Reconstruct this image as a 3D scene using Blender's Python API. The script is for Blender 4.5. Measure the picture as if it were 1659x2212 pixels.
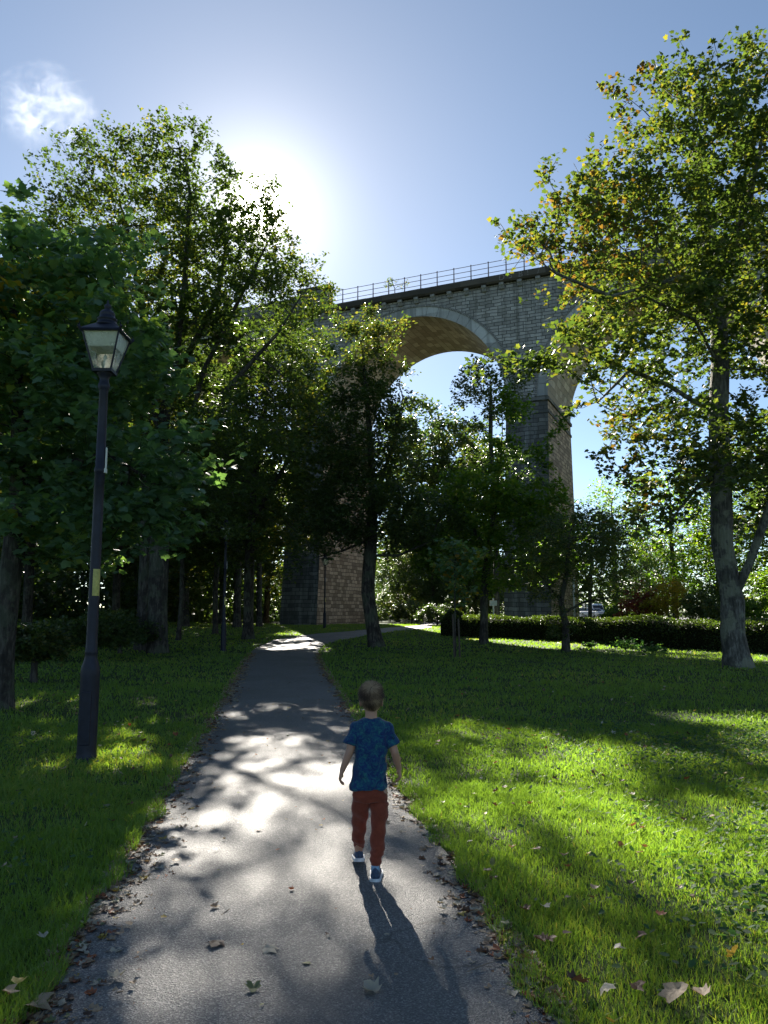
import bpy, bmesh, math, random
import numpy as np
from mathutils import Vector, Matrix

for o in list(bpy.data.objects):
    bpy.data.objects.remove(o, do_unlink=True)
SC = bpy.context.scene
COL = SC.collection
rad = math.radians

# ------------------------------------------------------------------ camera
EYE = 1.55
PITCH = rad(7.3)
FPX = 1661.0                       # focal length measured on a 1659 x 2212 view of the photograph
cam = bpy.data.cameras.new("camera")
cam.sensor_fit = 'VERTICAL'
cam.sensor_height = 24.0
cam.lens = 24.0 * FPX / 2212.0
cam.clip_start = 0.05
cam.clip_end = 5000.0
camo = bpy.data.objects.new("camera", cam)
COL.objects.link(camo)
camo.location = (0, 0, EYE)
camo.rotation_euler = (rad(90) + PITCH, 0, 0)
SC.camera = camo

# ------------------------------------------------------------------ sky, sun, exposure
SUN_EL, SUN_AZ = rad(28.5), rad(-9.8)      # azimuth from +Y, positive towards +X
w = bpy.data.worlds.new("World")
SC.world = w
w.use_nodes = True
nt = w.node_tree
bg = nt.nodes["Background"]
sky = nt.nodes.new("ShaderNodeTexSky")
sky.sky_type = 'NISHITA'
sky.sun_disc = False
sky.sun_elevation = SUN_EL
sky.sun_rotation = SUN_AZ
sky.altitude = 0
sky.air_density = 0.60
sky.dust_density = 0.10
sky.ozone_density = 2.6
# the sun's aureole: light scattered by fine haze within a few degrees of the sun
def _wn(kind, **kw):
    n = nt.nodes.new("ShaderNode" + kind)
    for k, v in kw.items(): setattr(n, k, v)
    return n
_tc = _wn("TexCoord"); _dot = _wn("VectorMath", operation='DOT_PRODUCT'); _nm = _wn("VectorMath", operation='NORMALIZE')
nt.links.new(_tc.outputs['Generated'], _nm.inputs[0]); nt.links.new(_nm.outputs[0], _dot.inputs[0])
_dot.inputs[1].default_value = (math.sin(SUN_AZ) * math.cos(SUN_EL), math.cos(SUN_AZ) * math.cos(SUN_EL), math.sin(SUN_EL))
_mx = _wn("Math", operation='MAXIMUM'); nt.links.new(_dot.outputs['Value'], _mx.inputs[0]); _mx.inputs[1].default_value = 0.0
_tint = _wn("VectorMath", operation='MULTIPLY'); nt.links.new(sky.outputs[0], _tint.inputs[0]); _tint.inputs[1].default_value = (1.06, 1.01, 0.87)   # thin autumn haze greys the blue
_sum = _tint.outputs[0]
for _k, _amp in ((300.0, 3.0), (40.0, 0.25), (5.0, 0.3), (3500.0, 120.0)):
    _p = _wn("Math", operation='POWER'); nt.links.new(_mx.outputs[0], _p.inputs[0]); _p.inputs[1].default_value = _k
    _v = _wn("VectorMath", operation='SCALE'); _v.inputs[0].default_value = (_amp, _amp * 0.94, _amp * 0.80); nt.links.new(_p.outputs[0], _v.inputs['Scale'])
    _a = _wn("VectorMath", operation='ADD'); nt.links.new(_sum, _a.inputs[0]); nt.links.new(_v.outputs[0], _a.inputs[1]); _sum = _a.outputs[0]
nt.links.new(_sum, bg.inputs[0])
bg.inputs[1].default_value = 0.05
sd = bpy.data.lights.new("sun", 'SUN')
sd.energy = 5.0
sd.angle = rad(0.53)
sd.color = (1.0, 0.93, 0.82)
suno = bpy.data.objects.new("sun", sd)
COL.objects.link(suno)
SUNDIR = Vector((math.sin(SUN_AZ) * math.cos(SUN_EL), math.cos(SUN_AZ) * math.cos(SUN_EL), math.sin(SUN_EL)))
suno.rotation_euler = SUNDIR.to_track_quat('Z', 'Y').to_euler()
suno.location = (0, 0, 60)
SC.view_settings.view_transform = 'Standard'
SC.view_settings.look = 'None'
SC.view_settings.exposure = 2.02
SC.view_settings.gamma = 1.0
SC.view_settings.use_curve_mapping = False
SC.render.engine = 'CYCLES'
SC.cycles.max_bounces = 10
SC.cycles.diffuse_bounces = 5
SC.cycles.glossy_bounces = 3
SC.cycles.transmission_bounces = 8
SC.cycles.transparent_max_bounces = 8
SC.cycles.caustics_reflective = False
SC.cycles.caustics_refractive = False
SC.cycles.use_denoising = True
SC.cycles.sample_clamp_indirect = 10.0

# ------------------------------------------------------------------ placing
_c, _s = math.cos(PITCH), math.sin(PITCH)
def ray(px, py):
    a, b = px - 829.5, 1106.0 - py
    return Vector((a / FPX, _c - b * _s / FPX, b * _c / FPX + _s))
def at(px, py, Y):
    """the point seen at that place of the photograph which lies Y metres ahead"""
    r = ray(px, py)
    return Vector((0, 0, EYE)) + r * (Y / r.y)
def sm(a, b, t):
    t = max(0.0, min(1.0, (t - a) / (b - a)))
    return t * t * (3 - 2 * t)
def gz(x, y):
    z = 0.45 * sm(20, 60, y)
    z += 0.9 * sm(7, 26, -x - 0.05 * y)          # the bank under the trees on the left
    z += 0.02 * math.sin(x * 0.9 + 1.3) * math.sin(y * 0.7) * sm(1.2, 3.0, abs(x - 0.02 * y + 0.3))
    return z
def gza(x, y):
    def s(a, b, t):
        t = np.clip((t - a) / (b - a), 0, 1); return t * t * (3 - 2 * t)
    return 0.45 * s(20, 60, y) + 0.9 * s(7, 26, -x - 0.05 * y) + 0.02 * np.sin(x * 0.9 + 1.3) * np.sin(y * 0.7) * s(1.2, 3.0, np.abs(x - 0.02 * y + 0.3))
def onground(px, py):
    r = ray(px, py)
    t = 2.0
    for k in range(4000):
        p = Vector((0, 0, EYE)) + r * t
        if p.z <= gz(p.x, p.y): return p
        t += 0.02 + t * 0.001
    return p
def pxm(p):
    """metres that one pixel of the 1659 px view covers at point p"""
    return (p.y * _c + (p.z - EYE) * _s) / FPX

# ------------------------------------------------------------------ object helpers
def tag(o, label=None, cat=None, group=None, kind=None):
    if label: o['label'] = label
    if cat: o['category'] = cat
    if group: o['group'] = group
    if kind: o['kind'] = kind
    return o
def empty(name, loc=(0, 0, 0), label=None, cat=None, group=None, rz=0):
    o = bpy.data.objects.new(name, None)
    COL.objects.link(o)
    o.location = loc
    o.rotation_euler = (0, 0, rz)
    o.empty_display_size = 0.2
    return tag(o, label, cat, group)
def meshobj(name, V, F, mat=None, parent=None, smooth=False, uv=None, fattr=None):
    """V list / array of points, F list of faces"""
    me = bpy.data.meshes.new(name)
    me.from_pydata([tuple(v) for v in V], [], [tuple(f) for f in F])
    if uv is not None:
        l = me.uv_layers.new(name="UVMap")
        l.data.foreach_set("uv", np.asarray(uv, dtype=np.float32).ravel())
    if smooth:
        me.polygons.foreach_set("use_smooth", [True] * len(me.polygons))
    me.update()
    o = bpy.data.objects.new(name, me)
    COL.objects.link(o)
    if mat: me.materials.append(mat)
    if parent: o.parent = parent
    return o
def npmesh(name, V, F, mat=None, parent=None, smooth=False, attrs=None):
    """fast mesh: V (n,3) float, F (m,k) int, attrs {name: per-face floats}"""
    V = np.ascontiguousarray(V, dtype=np.float32); F = np.ascontiguousarray(F, dtype=np.int32)
    me = bpy.data.meshes.new(name)
    m, k = F.shape
    me.vertices.add(len(V)); me.vertices.foreach_set("co", V.ravel())
    me.loops.add(m * k); me.loops.foreach_set("vertex_index", F.ravel())
    me.polygons.add(m)
    me.polygons.foreach_set("loop_start", np.arange(0, m * k, k, dtype=np.int32))
    me.polygons.foreach_set("loop_total", np.full(m, k, dtype=np.int32))
    if smooth: me.polygons.foreach_set("use_smooth", np.ones(m, dtype=bool))
    for n, a in (attrs or {}).items():
        at_ = me.attributes.new(n, 'FLOAT', 'FACE')
        at_.data.foreach_set("value", np.ascontiguousarray(a, dtype=np.float32))
    me.update(calc_edges=True)
    o = bpy.data.objects.new(name, me)
    COL.objects.link(o)
    if mat: me.materials.append(mat)
    if parent: o.parent = parent
    return o
def bmobj(name, bm, mat=None, parent=None, smooth=False, bevel=0):
    me = bpy.data.meshes.new(name)
    bmesh.ops.recalc_face_normals(bm, faces=bm.faces)
    bm.to_mesh(me); bm.free()
    if smooth: me.polygons.foreach_set("use_smooth", [True] * len(me.polygons))
    o = bpy.data.objects.new(name, me)
    COL.objects.link(o)
    if mat: me.materials.append(mat)
    if parent: o.parent = parent
    if bevel:
        b = o.modifiers.new("bevel", 'BEVEL'); b.width = bevel; b.segments = 2; b.limit_method = 'ANGLE'
    return o
def add_box(bm, c, s, rot=None):
    m = Matrix.LocRotScale(Vector(c), rot, Vector(s))
    bmesh.ops.create_cube(bm, size=1.0, matrix=m)
def add_tube(bm, pts, rs, n=12, cap=True):
    """a tube through pts with radius rs[i] at each"""
    rings = []
    pts = [Vector(p) for p in pts]
    for i, p in enumerate(pts):
        d = (pts[min(i + 1, len(pts) - 1)] - pts[max(i - 1, 0)]).normalized()
        q = d.to_track_quat('Z', 'Y')
        r = rs[i] if hasattr(rs, '__len__') else rs
        rings.append([bm.verts.new(p + q @ Vector((r * math.cos(2 * math.pi * k / n), r * math.sin(2 * math.pi * k / n), 0))) for k in range(n)])
    for a, b in zip(rings, rings[1:]):
        for k in range(n):
            bm.faces.new((a[k], a[(k + 1) % n], b[(k + 1) % n], b[k]))
    if cap:
        bm.faces.new(rings[0][::-1]); bm.faces.new(rings[-1])
def add_lathe(bm, prof, n=24, off=(0, 0, 0)):
    """prof: list of (r, z)"""
    rings = []
    for r, z in prof:
        rings.append([bm.verts.new((off[0] + r * math.cos(2 * math.pi * k / n), off[1] + r * math.sin(2 * math.pi * k / n), off[2] + z)) for k in range(n)])
    for a, b in zip(rings, rings[1:]):
        for k in range(n):
            bm.faces.new((a[k], a[(k + 1) % n], b[(k + 1) % n], b[k]))
    bm.faces.new(rings[0][::-1]); bm.faces.new(rings[-1])
def copy_tree(o, parent=None):
    c = o.copy(); COL.objects.link(c)
    if parent is not None: c.parent = parent
    for ch in [x for x in bpy.data.objects if x.parent == o]:
        copy_tree(ch, c)
    return c

# ------------------------------------------------------------------ material helpers
class NT:
    def __init__(s, name):
        s.m = bpy.data.materials.new(name); s.m.use_nodes = True
        s.t = s.m.node_tree; s.t.nodes.clear()
        s.out = s.t.nodes.new("ShaderNodeOutputMaterial")
    def n(s, kind, ins=None, **props):
        nd = s.t.nodes.new("ShaderNode" + kind)
        for k, v in props.items(): setattr(nd, k, v)
        for k, v in (ins or {}).items():
            if isinstance(v, bpy.types.NodeSocket): s.t.links.new(v, nd.inputs[k])
            else: nd.inputs[k].default_value = v
        return nd
    def ramp(s, fac, stops, interp='LINEAR'):
        nd = s.t.nodes.new("ShaderNodeValToRGB"); nd.color_ramp.interpolation = interp
        cr = nd.color_ramp
        while len(cr.elements) < len(stops): cr.elements.new(0.5)
        for e, (p, c) in zip(cr.elements, stops):
            e.position = p; e.color = tuple(c) + (1,) if len(c) == 3 else c
        s.t.links.new(fac, nd.inputs[0]); return nd.outputs[0]
    def mix(s, fac, a, b, mode='MIX'):
        nd = s.t.nodes.new("ShaderNodeMix"); nd.data_type = 'RGBA'; nd.blend_type = mode
        for i, v in ((0, fac), (6, a), (7, b)):
            if isinstance(v, bpy.types.NodeSocket): s.t.links.new(v, nd.inputs[i])
            elif i and len(v) == 3: nd.inputs[i].default_value = tuple(v) + (1,)
            else: nd.inputs[i].default_value = v
        return nd.outputs[2]
    def math(s, op, a, b=0.0, c=0.0):
        nd = s.t.nodes.new("ShaderNodeMath"); nd.operation = op
        for i, v in enumerate((a, b, c)):
            if isinstance(v, bpy.types.NodeSocket): s.t.links.new(v, nd.inputs[i])
            else: nd.inputs[i].default_value = v
        return nd.outputs[0]
    def noise(s, scale, vec=None, detail=4, rough=0.5, dist=0.0):
        nd = s.n("TexNoise", {'Scale': scale, 'Detail': detail, 'Roughness': rough, 'Distortion': dist})
        if vec is not None: s.t.links.new(vec, nd.inputs['Vector'])
        return nd.outputs['Fac']
    def obj(s): return s.n("TexCoord").outputs['Object']
    def geo(s): return s.n("NewGeometry").outputs['Position']
    def bump(s, h, strength=0.5, dist=0.02):
        return s.n("Bump", {'Height': h, 'Strength': strength, 'Distance': dist}).outputs[0]
    def pbr(s, col, rough=0.6, normal=None, spec=0.5, metal=0.0, **kw):
        p = s.t.nodes.new("ShaderNodeBsdfPrincipled")
        for k, v in (('Base Color', col), ('Roughness', rough), ('Specular IOR Level', spec), ('Metallic', metal), *kw.items()):
            if isinstance(v, bpy.types.NodeSocket): s.t.links.new(v, p.inputs[k])
            else: p.inputs[k].default_value = tuple(v) + (1,) if hasattr(v, '__len__') and len(v) == 3 and p.inputs[k].type == 'RGBA' else v
        if normal is not None: s.t.links.new(normal, p.inputs['Normal'])
        return p.outputs[0]
    def done(s, sh, vol=False):
        s.t.links.new(sh, s.out.inputs[1 if vol else 0]); return s.m

def simple_mat(name, col, rough=0.5, metal=0.0, nscale=30, var=0.25, spec=0.5, bump=0.1):
    t = NT(name); f = t.noise(nscale, t.obj(), 5)
    dark = tuple(c * (1 - var) for c in col); lite = tuple(min(1, c * (1 + var)) for c in col)
    c = t.ramp(f, [(0.3, dark), (0.7, lite)])
    return t.done(t.pbr(c, rough, t.bump(f, bump, 0.005), spec, metal))

def leaf_mat(name, stops, trans=(1.5, 1.6, 0.6), tmix=0.45, rough=0.42):
    """leaf blades: colour by each leaf's own number, light passes through them"""
    t = NT(name)
    a = t.n("Attribute", attribute_name="rnd").outputs['Fac']
    c = t.ramp(a, stops)
    tc = t.mix(1.0, c, trans, 'MULTIPLY')
    p = t.pbr(c, rough, spec=0.5)
    tr = t.n("BsdfTranslucent", {'Color': tc}).outputs[0]
    mx = t.n("MixShader", {0: tmix}); t.t.links.new(p, mx.inputs[1]); t.t.links.new(tr, mx.inputs[2])
    return t.done(mx.outputs[0])

def stone_mat(name, c1, c2, mortar, bw=0.62, bh=0.24, msize=0.022, stain=0.35, bump=0.7, streak=True):
    """coursed squared rubble laid in uv metres"""
    t = NT(name)
    uv = t.n("UVMap").outputs[0]
    dn = t.n("TexNoise", {'Scale': 1.7, 'Detail': 4.0, 'Vector': uv}).outputs['Color']
    off = t.n("VectorMath", {0: dn, 1: (0.5, 0.5, 0.5)}, operation='SUBTRACT').outputs[0]
    off2 = t.n("VectorMath", {0: off, 'Scale': 0.17}, operation='SCALE').outputs[0]
    v = t.n("VectorMath", {0: uv, 1: off2}, operation='ADD').outputs[0]
    b = t.n("TexBrick", {'Vector': v, 'Color1': (0, 0, 0, 1), 'Color2': (1, 1, 1, 1), 'Mortar': (0.5, 0.5, 0.5, 1), 'Scale': 1.0,
                         'Mortar Size': msize, 'Mortar Smooth': 0.25, 'Bias': 0.0, 'Brick Width': bw, 'Row Height': bh},
            offset=0.5, squash=1.5, squash_frequency=3, offset_frequency=2)
    rnd = b.outputs['Color']; mort = b.outputs['Fac']
    col = t.ramp(rnd, [(0.0, tuple(k * .88 for k in c1)), (0.3, c1), (0.65, c2), (1.0, tuple(min(1, k * 1.2) for k in c2))])
    n1 = t.noise(0.5, uv, 6, 0.6); n2 = t.noise(9, uv, 6, 0.65)
    col = t.mix(t.math('MULTIPLY', n2, 0.55), col, tuple(k * 0.5 for k in c1))
    col = t.mix(t.math('MULTIPLY', t.math('SUBTRACT', n1, 0.42), stain * 4), col, tuple(k * 0.45 for k in c1))
    if streak:
        mp = t.n("Mapping", {'Vector': uv, 'Scale': (1.5, 0.12, 1)}).outputs[0]
        n3 = t.noise(1.0, mp, 5, 0.6)
        col = t.mix(t.ramp(n3, [(0.52, (0, 0, 0)), (0.72, (0.5, 0.5, 0.5))]), col, (0.42, 0.43, 0.42))
    if streak:
        n4 = t.noise(1.0, t.n("Mapping", {'Vector': uv, 'Scale': (2.3, 0.10, 1), 'Location': (7, 3, 0)}).outputs[0], 6, 0.65)
        col = t.mix(t.ramp(n4, [(0.5, (0, 0, 0)), (0.68, (0.65, 0.65, 0.65))]), col, (0.085, 0.085, 0.07))
    col = t.mix(mort, col, mortar)
    h = t.math('ADD', t.math('MULTIPLY', mort, -1.0), t.math('MULTIPLY', n2, 0.5))
    return t.done(t.pbr(col, 0.85, t.bump(h, bump, 0.08), 0.25))

M = {}
# ------------------------------------------------------------------ ground and path
def ground_material():
    t = NT("lawn_soil"); p = t.geo()
    a = t.noise(0.6, p, 5); b = t.noise(40, p, 4)
    c = t.mix(a, (0.030, 0.060, 0.014), (0.055, 0.095, 0.020))
    c = t.mix(t.math('MULTIPLY', b, 0.6), c, (0.03, 0.025, 0.012))
    return t.done(t.pbr(c, 0.9, t.bump(b, 0.6, 0.03), 0.2))
xs = np.concatenate([[-900, -400, -200, -120, -80], np.arange(-60, 60.1, 1.0), [80, 120, 200, 400, 900]])
ys = np.concatenate([[-300, -60, -20, -8], np.arange(-4, 90.1, 1.0), [100, 120, 160, 250, 500, 1200, 3000]])
XX, YY = np.meshgrid(xs, ys)
ZZ = gza(XX, YY)
V = np.stack([XX.ravel(), YY.ravel(), ZZ.ravel()], 1)
nx = len(xs)
F = [(j * nx + i, j * nx + i + 1, (j + 1) * nx + i + 1, (j + 1) * nx + i) for j in range(len(ys) - 1) for i in range(nx - 1)]
tag(meshobj("ground", V, F, ground_material(), smooth=True), kind='structure')

# the path: left and right kerbless edges, read off the photograph and laid on the ground
LE = [(-150, 2560), (-35, 2360), (75, 2181), (130, 2071), (215, 1946), (295, 1831), (350, 1731), (400, 1651), (440, 1581), (480, 1516), (516, 1446), (545, 1404), (588, 1383), (650, 1373), (710, 1367), (800, 1359.5), (850, 1355), (905, 1352)]
RE = [(1560, 2760), (1350, 2440), (1209, 2212), (1109, 2061), (1035, 1950), (964, 1845), (905, 1765), (850, 1680), (800, 1600), (762, 1545), (732, 1492), (704, 1450), (688, 1418), (690, 1399), (725, 1385), (800, 1371.5), (860, 1363), (925, 1357)]
def resample(P, n):
    P = np.array(P); d = np.r_[0, np.cumsum(np.linalg.norm(np.diff(P, axis=0), axis=1))]
    t = np.linspace(0, d[-1], n)
    return np.stack([np.interp(t, d, P[:, k]) for k in range(P.shape[1])], 1)
def smooth_line(P, it=3):
    P = np.array(P, float)
    for _ in range(it):
        Q = P.copy(); Q[1:-1] = 0.25 * P[:-2] + 0.5 * P[1:-1] + 0.25 * P[2:]; P = Q
    return P
LEW = np.array([tuple(onground(*p))[:2] for p in LE]); REW = np.array([tuple(onground(*p))[:2] for p in RE])
# both edges carry on round the bend behind the pier
tailL = [(3.5, 69.5), (7, 71), (14, 72)]; tailR = [(5.4, 66.0), (9, 67.5), (15, 68.0)]
LEW = LEW[[p[1] < 68 for p in LEW]]; REW = REW[[p[1] < 64 for p in REW]]
LEW = np.vstack([LEW, tailL]); REW = np.vstack([REW, tailR])
NP_ = 260
PL = smooth_line(resample(LEW, NP_), 4); PR = smooth_line(resample(REW, NP_), 4)
rs_ = np.random.RandomState(4)
jit = np.cumsum(rs_.randn(NP_) * 0.02); jit -= np.convolve(jit, np.ones(15) / 15, 'same')
jit2 = np.cumsum(rs_.randn(NP_) * 0.02); jit2 -= np.convolve(jit2, np.ones(15) / 15, 'same')
PL[:, 0] += jit * 0.35; PR[:, 0] += jit2 * 0.35
V, F = [], []
K = 12
for i in range(NP_):
    for k in range(K + 1):
        q = PL[i] * (1 - k / K) + PR[i] * k / K
        V.append((q[0], q[1], gz(q[0], q[1]) + 0.006 + 0.022 * math.sin(math.pi * k / K)))
for i in range(NP_ - 1):
    for k in range(K):
        F.append((i * (K + 1) + k, i * (K + 1) + k + 1, (i + 1) * (K + 1) + k + 1, (i + 1) * (K + 1) + k))
def asphalt():
    t = NT("worn_asphalt"); p = t.geo()
    v = t.n("TexVoronoi", {'Scale': 150.0, 'Vector': p}, feature='F1')
    v2 = t.n("TexVoronoi", {'Scale': 85.0, 'Vector': p}, feature='F1')
    a = t.noise(0.55, p, 7, 0.62); g = t.noise(260, p, 3)
    c = t.ramp(v.outputs['Color'], [(0.1, (0.065, 0.065, 0.068)), (0.6, (0.14, 0.138, 0.135)), (0.97, (0.38, 0.37, 0.34))])
    c = t.mix(t.ramp(a, [(0.42, (0, 0, 0)), (0.62, (0.55, 0.55, 0.55))]), c, (0.085, 0.08, 0.074))
    cr = t.n("TexVoronoi", {'Scale': 0.75, 'Vector': t.n("VectorMath", {0: p, 1: t.n("VectorMath", {0: t.n("TexNoise", {'Scale': 2.2, 'Detail': 6.0, 'Vector': p}).outputs['Color'], 'Scale': 0.5}, operation='SCALE').outputs[0]}, operation='ADD').outputs[0]}, feature='DISTANCE_TO_EDGE').outputs['Distance']
    c = t.mix(t.math('MULTIPLY', t.ramp(cr, [(0.0, (1, 1, 1)), (0.012, (0, 0, 0))]), t.ramp(t.noise(0.4, p, 3), [(0.5, (0, 0, 0)), (0.6, (.8, .8, .8))])), c, (0.03, 0.028, 0.026))
    h = t.math('ADD', t.math('MULTIPLY', v.outputs['Distance'], 1.4), t.math('ADD', g, v2.outputs['Distance']))
    r = t.math('MULTIPLY_ADD', g, 0.25, 0.42)
    return t.done(t.pbr(c, r, t.bump(h, 0.75, 0.006), 0.6))
path = tag(meshobj("path", V, F, asphalt(), smooth=True), kind='structure')
def path_side(x, y):
    """signed metres outside the path: negative on it (vectorised)"""
    yl = np.interp(y, PLs[:, 1], PLs[:, 0]); yr = np.interp(y, PRs[:, 1], PRs[:, 0])
    return np.maximum(yl - x, x - yr)
_pl = PL[np.argsort(PL[:, 1])]; _pr = PR[np.argsort(PR[:, 1])]
PLs, PRs = _pl, _pr

# the road beyond the hedge where vehicles stand
rd = [(2, 96, 16, 14), (60, 96, 16, 14)]
V = [(x, y, gz(x, y) + 0.012) for y in (94, 126) for x in np.linspace(14, 90, 30)]
F = [(i, i + 1, 31 + i, 30 + i) for i in range(29)]
t = NT("road_tarmac"); t.done(t.pbr(t.ramp(t.noise(20, t.geo(), 5), [(0.3, (0.10, 0.10, 0.10)), (0.7, (0.17, 0.165, 0.16))]), 0.6))
tag(meshobj("road", V, F, t.m), kind='structure')
# ------------------------------------------------------------------ the viaduct
VA = Vector((-4.41, 59.72, 0)); VU = Vector((0.9151, -0.4032, 0)); VN = Vector((0.4032, 0.9151, 0))
VT = 8.7; VR = 7.35; VS = 17.7; VC = 7.07; VZ = 16.6; VH = 26.0; RING = 0.74
def vp(s, d, z): return VA + VU * s + VN * d + Vector((0, 0, z))
M['spandrel'] = stone_mat("grey_rubble_stone", (0.31, 0.30, 0.275), (0.42, 0.405, 0.375), (0.075, 0.075, 0.07), 0.62, 0.25, 0.024, 0.4)
M['pier_front'] = stone_mat("shade_toned_pier_stone", (0.12, 0.117, 0.107), (0.21, 0.205, 0.185), (0.05, 0.05, 0.045), 0.7, 0.30, 0.02, 0.4)  # fronts darker than flanks: their shade is put into the stone colour
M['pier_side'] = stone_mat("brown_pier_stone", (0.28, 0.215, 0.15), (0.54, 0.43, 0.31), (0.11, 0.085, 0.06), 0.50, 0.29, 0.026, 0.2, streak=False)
M['soffit'] = stone_mat("soffit_stone", (0.36, 0.32, 0.25), (0.54, 0.50, 0.41), (0.17, 0.15, 0.12), 0.9, 0.48, 0.02, 0.3, streak=False)
M['coping'] = stone_mat("weathered_coping_stone", (0.060, 0.052, 0.042), (0.105, 0.09, 0.072), (0.035, 0.03, 0.028), 1.6, 1.2, 0.012, 0.3, 0.3, False)
M['ring'] = stone_mat("dressed_granite", (0.33, 0.335, 0.325), (0.47, 0.48, 0.465), (0.2, 0.2, 0.2), 3.0, 3.0, 0.001, 0.35, 0.3)
M['rail'] = simple_mat("railing_paint", (0.20, 0.15, 0.17), 0.5)
via = empty("viaduct", vp(0, 0, 0), "tall grey stone railway viaduct of round arches crossing the park behind the trees", "viaduct")
VI = via.location.copy()
class UVM:
    def __init__(s): s.V = []; s.F = []; s.UV = []
    def quad(s, pts, uv):
        b = len(s.V); s.V += [tuple(Vector(p) - VI) for p in pts]; s.F.append(tuple(range(b, b + len(pts)))); s.UV += list(uv)
    def build(s, name, mat, parent, smooth=False):
        return meshobj(name, s.V, s.F, mat, parent, smooth, uv=s.UV)
NARC = 40
arches = [VC + VS * i for i in range(-3, 5)]
s0, s1 = arches[0] - VR - 20, arches[-1] + VR + 20
wallm, backm, soff = UVM(), UVM(), UVM()
ZT = VH - 0.62
def wall_rect(m, sa, sb, za, zb, d, uo=0):
    m.quad([vp(sa, d, za), vp(sb, d, za), vp(sb, d, zb), vp(sa, d, zb)], [(sa + uo, za), (sb + uo, za), (sb + uo, zb), (sa + uo, zb)])
for c in arches:
    for k in range(NARC):
        a0, a1 = math.pi - math.pi * k / NARC, math.pi - math.pi * (k + 1) / NARC
        x0, x1 = c + VR * math.cos(a0), c + VR * math.cos(a1); z0, z1 = VZ + VR * math.sin(a0), VZ + VR * math.sin(a1)
        for d in (0, VT):
            (backm if d else wallm).quad([vp(x0, d, z0), vp(x1, d, z1), vp(x1, d, ZT), vp(x0, d, ZT)], [(x0, z0), (x1, z1), (x1, ZT), (x0, ZT)])
        l0, l1 = VR * (math.pi - a0), VR * (math.pi - a1)
        soff.quad([vp(x0, 0, z0), vp(x1, 0, z1), vp(x1, VT, z1), vp(x0, VT, z0)], [(0, l0), (0, l1), (VT, l1), (VT, l0)])
for ca, cb in zip([arches[0] - VS] + arches, arches + [arches[-1] + VS]):
    for d in (0, VT): wall_rect(backm if d else wallm, ca + VR, cb - VR, VZ, ZT, d)
wallm.build("spandrel_wall", M['spandrel'], via); backm.build("spandrel_wall", M['spandrel'], via)
soff.build("arch_soffit", M['soffit'], via, True)
m = UVM()
m.quad([vp(s0, 0, VH - 0.7), vp(s1, 0, VH - 0.7), vp(s1, VT, VH - 0.7), vp(s0, VT, VH - 0.7)], [(0, 0), (80, 0), (80, 9), (0, 9)])
m.build("deck", M['coping'], via)
def uvproj(o, sc=1.0):
    me = o.data
    if not me.uv_layers: me.uv_layers.new(name="UVMap")
    uvd = me.uv_layers[0].data
    for lp in me.loops:
        v = me.vertices[lp.vertex_index].co + VI - VA
        uvd[lp.index].uv = (v.dot(VU) * sc, v.z * sc + 0.3 * v.dot(VN))
# piers, battered on their broad fronts
for i, (ca, cb) in enumerate(zip([arches[0] - VS] + arches, arches + [arches[-1] + VS])):
    a, b = ca + VR, cb - VR
    g = gz(*vp((a + b) / 2, VT / 2, 0)[:2]) - 0.3
    bf = 1.35; bs = 0.12
    pr = UVM(); ps = UVM()
    H = VZ - g
    def cor(t, f, e): return vp((a - bs * (1 - t)) if f == 0 else (b + bs * (1 - t)), (-bf * (1 - t)) if e == 0 else (VT + .8 * (1 - t)), g + H * t)
    for e in (0, 1):
        pr.quad([cor(0, 0, e), cor(0, 1, e), cor(1, 1, e), cor(1, 0, e)], [(a, g), (b, g), (b, VZ), (a, VZ)])
    for f in (0, 1):
        ps.quad([cor(0, f, 0), cor(0, f, 1), cor(1, f, 1), cor(1, f, 0)], [(-bf + 3 * i, g), (VT + bf + 3 * i, g), (VT + 3 * i, VZ), (3 * i, VZ)])
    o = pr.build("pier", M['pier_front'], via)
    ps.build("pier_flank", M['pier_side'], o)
    bm = bmesh.new()
    # impost: two stepped courses, and quoin strips at the flank's edges
    R = Matrix((VU, VN, Vector((0, 0, 1)))).transposed().to_quaternion()
    for zc, pj, hh in ((VZ - 0.22, 0.11, 0.24), (VZ - 1.15, 0.07, 0.20)):
        add_box(bm, vp((a + b) / 2, VT / 2, zc) - VI, (b - a + 2 * pj, VT + 2 * pj + 0.12, hh), R)
    uvproj(bmobj("impost", bm, M['pier_front'], o))
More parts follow.
